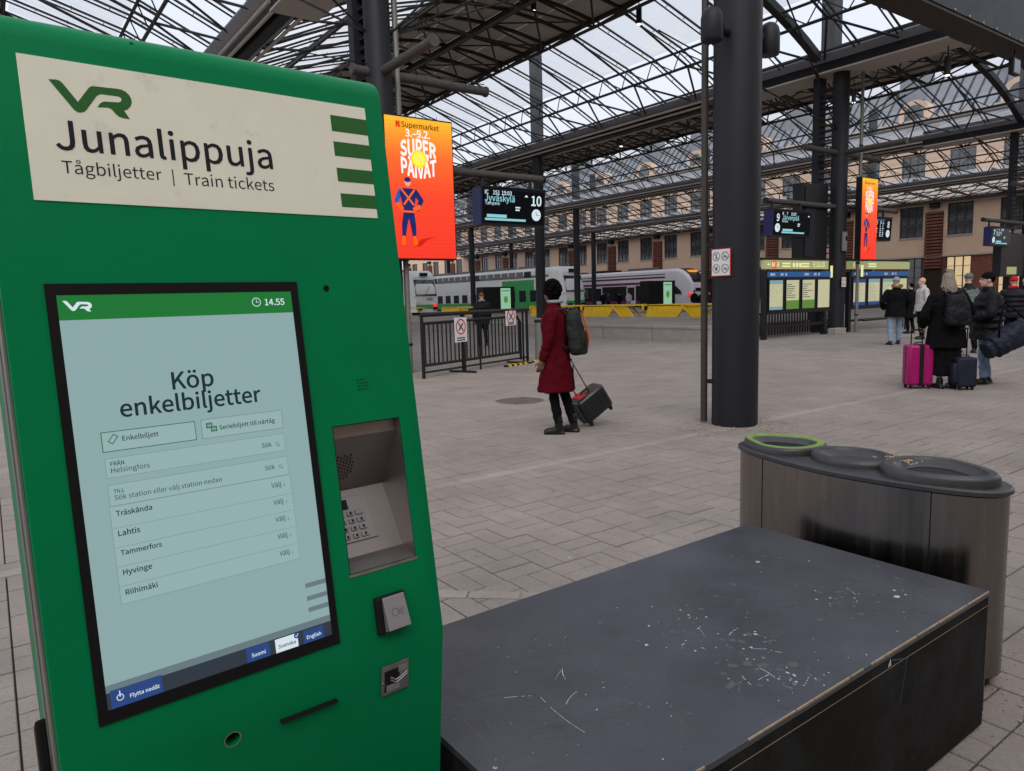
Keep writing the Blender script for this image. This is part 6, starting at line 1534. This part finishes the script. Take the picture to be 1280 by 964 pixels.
# --- 1: red coat
RF = dirw(-1, .32)
p1_ = person("person in a long crimson coat with dark curly hair, pulling a black trolley case", pz(697, 541), RF, H=1.70, coat='redcoat', hem=.50, bulk=1.04, skirt=1.16, trouser='blackcloth', shoe='leather', skin='skin_d',
             hair=('curly', 'hair_b'), headyaw=-.6, feet=((-.09, -.02), (.08, -.16)), arms=(((-.245, .02, 1.13), (-.235, .10, .88)), ((.25, -.03, 1.13), (.24, .0, .90))), near=True, shoe_h=.19, legr=.88, lean=.02)
mb = MB(); mb.path([Vector((math.cos(a)*.080, math.sin(a)*.080-.005, 1.50)) for a in [2*PI*i/16 for i in range(17)]], .020, 8); mb.build("scarf", M['greyknit'], p1_, local=True, smooth='all')
MB().box((-.015, -.205, .50), (-.010, -.19, .78)).build("coat_vent", M['blackcloth'], p1_, local=True)
def backpack(host, label, m, trim=None, w=.30, h=.46, d=.16, z=1.15, y=-.25, vox=.011, roll=False, tilt=.06, x=0):
    t = thing("backpack", W_(host, (x, y, z-h/2)), label, "backpack", None, host.rotation_euler.z)
    mb = MB(); rings = []
    for zz, k in ((0, .7), (.04, .95), (.15, 1.05), (.5, 1.0), (.8, .88), (.95, .72), (1, .45)):
        rings.append([Vector((math.copysign(abs(math.cos(a))**.6, math.cos(a))*w/2*k, math.copysign(abs(math.sin(a))**.6, math.sin(a))*d/2*k-tilt*(.5-zz), zz*h)) for a in [2*PI*i/24 for i in range(24)]])
    mb.loft(rings); body = blob(mb, "body", M[m], t, vox, 2, fold=.012, freq=(10, 10, 9))
    mb = MB(); mb.loft([[Vector((math.copysign(abs(math.cos(a))**.6, math.cos(a))*w*.36*k, -d*.42-dy-tilt*.2, h*(.10+.42*zz))) for a in [2*PI*i/16 for i in range(16)]] for zz, k, dy in ((0, 1, 0),)]*1, caps=True) if False else mb.ell(Vector((0, -d*.46-tilt*.2, h*.32)), (w*.36, d*.22, h*.24), 14, 10); blob(mb, "pocket", M[m], t, vox, 1)
    for k in (-1, 1):
        mb = MB(); mb.path([Vector((k*w*.28, d*.3, h*.93)), Vector((k*w*.34, d*.62, h*1.04)), Vector((k*w*.36, d*1.25, h*1.0)), Vector((k*w*.40, d*1.7, h*.80)), Vector((k*w*.42, d*1.6, h*.45)), Vector((k*w*.40, d*.4, h*.15))], .016, 8); mb.build("strap", M[m], t, local=True, smooth='all')
    mb = MB(); mb.path([Vector((-.03, d*.35, h*.97)), Vector((0, d*.3, h*1.06)), Vector((.03, d*.35, h*.97))], .008, 6); mb.build("handle", M[m], t, local=True, smooth='all')
    if trim:
        MB().path([Vector((w*.12, -d*.42, h*.92)), Vector((w*.12, -d*.66, h*.62)), Vector((w*.12, -d*.76, h*.35)), Vector((w*.12, -d*.62, h*.08))], .013, 6).build("trim", M[trim], t, local=True, smooth='all')
    return t
backpack(p1_, "dark olive backpack with an orange stripe on the red coat's back", 'olive', 'orange', w=.31, h=.50, d=.18, z=1.15, y=-.235, vox=.009)
def suitcase(pos, fw, label, m, w, d, h, tilt=0.0, handle=.4, wheels='chrome', band=None, hx=.10, ribs=True, hdir=None, rn=.05):
    """fw: direction the broad face looks to; tilt leans the case about its base"""
    t = thing("suitcase", pos, label, "suitcase", None, facing(fw)); T = Matrix.Rotation(tilt, 4, 'Y') if hdir != 'x' else Matrix.Rotation(tilt, 4, 'X')
    def Q(x, y, z): return (T @ Vector((x, y, z)))
    def part(mb, nm, m_, **k): 
        mb.v = [T @ v for v in mb.v]; return mb.build(nm, m_, t, local=True, **k)
    base = .05
    mb = MB(); mb.box((-w/2, -d/2, base), (w/2, d/2, base+h)); sh_ = part(mb, "shell", M[m], bevel=rn, smooth=True)
    mb = MB(); mb.box((-w/2-.003, -.006, base+rn*.8), (w/2+.003, .006, base+h-rn*.8)); part(mb, "zip", M['black'])
    if ribs:
        for k in (-2, -1, 1, 2):
            for sy in (-1, 1): mb = MB(); mb.box((k*w*.17-.006, sy*d/2-.004, base+.08), (k*w*.17+.006, sy*d/2+.004, base+h-.08)); part(mb, "rib", M[m], bevel=.003)
    for sx in (-1, 1):
        for sy in (-1, 1): mb = MB(); mb.tube((sx*(w/2-.05)-.012, sy*(d/2-.04), .025), (sx*(w/2-.05)+.012, sy*(d/2-.04), .025), .025, n=14); part(mb, "wheel", M['black']); mb = MB(); mb.box((sx*(w/2-.05)-.02, sy*(d/2-.04)-.02, .03), (sx*(w/2-.05)+.02, sy*(d/2-.04)+.02, base+.02)); part(mb, "wheel_housing", M['black'])
    hm = M[wheels]
    for sx in (-1, 1): mb = MB(); mb.tube((sx*hx, -d*.25, base+h-.02), (sx*hx, -d*.25, base+h+handle), .009, n=10); part(mb, "handle_tube", hm, smooth=True)
    mb = MB(); mb.tube((-hx-.01, -d*.25, base+h+handle), (hx+.01, -d*.25, base+h+handle), .013, n=10); part(mb, "grip", M['black'], smooth=True)
    mb = MB(); mb.path([(-.06, 0, base+h), (-.05, 0, base+h+.03), (.05, 0, base+h+.03), (.06, 0, base+h)], .009, 6); part(mb, "top_handle", M['black'], smooth='all')
    return t, part
t, part = suitcase(pz(748, 531)+Vector((0, 0, .10)), dirw(.5, -1), "glossy black cabin case tilted on its wheels behind the red coat", 'gloss', .42, .25, .31, tilt=.55, handle=.42, hx=.085, rn=.045)
mb = MB(); mb.box((.03, -.10, .362), (.14, .08, .368)); part(mb, "red_tag", M['red'])
# --- right-hand group
def P_(px, py, dz=0): v = pz(px, py); v.z = 0; return v
man = person("person in a black parka with fur hood, grey knit beanie and blue jeans, walking away", P_(1118, 431), dirw(.15, 1), H=1.80, coat='blackcloth', hem=.74, bulk=1.18, trouser='jeans2', hat='greyknit', hood='fur', feet=((-.13, -.06), (.15, .18)), arms=(((-.33, .02, 1.13), (-.24, .18, .95)), ((.33, .02, 1.13), (.24, .18, .95))), legr=1.05)
bw = person("person with messy grey-blond hair tied up, in a long black coat, back to the camera", P_(1180, 485), dirw(.05, 1), H=1.74, coat='blackcloth', hem=.62, bulk=1.25, skirt=1.02, trouser='blackcloth', hair=('bun', 'hair_g'), long_skirt=True, feet=((-.10, -.04), (.10, 0)), arms=(((-.34, .0, 1.12), (-.30, .10, .96)), ((.36, .04, 1.16), (.34, .16, .98))), near=True)
backpack(bw, "plain black backpack on the back of the person with grey-blond hair", 'puffer', None, w=.34, h=.46, d=.17, z=1.19, y=-.27)
t, part = suitcase(P_(1146, 485), dirw(-.12, -1), "large magenta hard-shell suitcase with a black belt round it", 'magenta', .36, .27, .62, handle=.22, wheels='black', hx=.08, rn=.04)
mb = MB(); mb.box((-.03, -.142, .045), (.03, .142, .055)); mb.box((-.03, -.145, .05), (.03, -.137, .675)); mb.box((-.03, .137, .05), (.03, .145, .675)); mb.box((-.03, -.142, .668), (.03, .142, .676)); part(mb, "belt", M['black'])
for x in (-.1, .1):
    for z in (.2, .54): mb = MB(); mb.box((x-.016, -.141, z-.03), (x+.016, -.136, z+.03)); part(mb, "logo_plate", M['black'])
t, part = suitcase(P_(1204, 487), dirw(-.15, -1), "small dark navy upright soft suitcase between the two standing travellers", 'navybag', .27, .24, .44, handle=.42, wheels='black', hx=.05, ribs=False, rn=.035)
mb = MB(); mb.box((.10, -.10, .10), (.19, .10, .40)); part(mb, "side_pocket", M['navybag'], bevel=.03, smooth=True)
hw = person("person in black knit hat, black puffer jacket and tight blue jeans, facing left", P_(1230, 480), dirw(-1, .25), H=1.72, coat='puffer', hem=.72, bulk=1.30, trouser='jeans', hat='blackcloth', hair=('short', 'hair_b'), feet=((-.08, .06), (.10, -.06)), arms=(((-.30, .06, 1.13), (-.20, .26, 1.06)), ((.34, .0, 1.12), (.36, -.02, .86))), near=True, legr=.98, shoe_h=.22)
t = thing("travel_bag", P_(1258, 484)+Vector((.0, 0, .62)), "large slanting navy holdall hanging behind the person in black knit hat", "bag", None, facing(dirw(.0, 1)))
mb = MB(); R = Euler((0, -.52, 0)).to_matrix(); 
for k_ in range(7):
    q_ = R @ Vector((-.33+.11*k_, 0, 0)); rr_ = (.13, .165, .18, .185, .18, .165, .12)[k_]
    mb.loft([[Vector((0, 0, .12))+q_+R @ Vector((dx_, math.copysign(abs(math.cos(a_))**.7, math.cos(a_))*rr_*.95, math.copysign(abs(math.sin(a_))**.7, math.sin(a_))*rr_*(1+.05*math.sin(k_*2.1)))) for a_ in [2*PI*i_/20 for i_ in range(20)]] for dx_ in (-.062, .062)])
mb.obox(Vector((0, 0, .12))+R @ Vector((0, 0, .17)), R @ X_, R @ Y_, R @ Z_, .28, .012, .02); blob(mb, "body", M['navybag'], t, .014, 3, fold=.02, freq=(8, 8, 8))
MB().path([Vector(p) for p in ((-.22, -.1, .1), (-.25, -.14, .35), (-.18, -.12, .66), (.0, -.1, .55), (.2, -.12, .35))], .015, 8).build("strap", M['blackcloth'], t, local=True, smooth='all')
person("bald person in a pale grey jacket looking left behind the travellers", P_(1151, 424), dirw(-1, .1), H=1.80, coat='greyjacket', hem=.80, bulk=1.1, trouser='blackcloth')
person("person in dark clothes standing just right of the grey beanie", P_(1137, 417), dirw(-.4, .8), H=1.66, coat='blackcloth', hem=.55, bulk=1.05, trouser='blackcloth', hair=('short', 'hair_b'))
cm = person("person in a dark patterned beanie carrying a camouflage backpack, walking away", P_(1207, 441), dirw(.2, 1), H=1.80, coat='puffer', hem=.82, bulk=1.1, trouser='blackcloth', hat='camo', feet=((-.1, .1), (.12, -.12)))
backpack(cm, "grey-green camouflage backpack between two travellers in black", 'camo', None, w=.36, h=.5, d=.18, z=1.2, y=-.26, vox=.015)
person("person in a bright red knit hat and dark puffer jacket, near the right edge", P_(1263, 437), dirw(.3, 1), H=1.70, coat='puffer', hem=.78, bulk=1.22, trouser='blackcloth', hat='redknit', scarf='redknit', feet=((-.1, -.1), (.1, .12)))
person("person in a cream knit hat cut off by the right edge of the photo", P_(1279, 425), dirw(.2, 1), H=1.68, coat='blackcloth', hem=.7, bulk=1.15, trouser='blackcloth', hat='creamknit')
person("person in a rust knit hat and grey jacket behind the black fence", P_(604, 433), dirw(-.3, 1), H=1.74, coat='puffer', hem=.74, bulk=1.15, trouser='blackcloth', hat='orangeknit', vox=.02, scarf='greyknit')
# platform people: small in the photo
def far(px, py, z, lab, H=1.72, **k):
    v = pz(px, py, z) if z is not None else None
    return person(lab, v, k.pop('f', dirw(.2, 1)), H=H, vox=.03, hands=False, **k)
def atd(px, dep, z=.14):
    r = ray(px, 380); fw = RM @ Vector((0, 0, -1)); q = r*(dep/r.dot(fw)); return Vector((q.x, q.y, z))
def farp(px, dep, lab, z=.14, f=None, **k): return person(lab, atd(px, dep, z), f or dirw(.2, 1), vox=.03, hands=False, **k)
farp(754, 72, "left one of two dark figures standing together at the purple train door", hair=('short', 'hair_b'), H=1.76)
farp(760.5, 73, "right one of two dark figures standing together at the purple train door", hair=('short', 'hair_b'), coat='navybag', H=1.72)
farp(774, 73, "lone dark figure in front of the purple train's dark doorway", hair=('short', 'hair_b'), H=1.64)
farp(786, 73, "distant figure in a pale coat beside the black advert kiosk", coat='greyjacket', hair=('short', 'hair_b'), trouser='jeans2', H=1.74)
farp(868, 58, "distant figure in black jacket and jeans walking by the purple train's nose", z=0, coat='blackcloth', trouser='jeans', hair=('short', 'hair_b'), feet=((-.1, -.2), (.1, .25)), H=1.78)
farp(877, 60, "distant dark figure just left of the thick pillar's drain pipe", z=0, hair=('short', 'hair_b'), H=1.7)
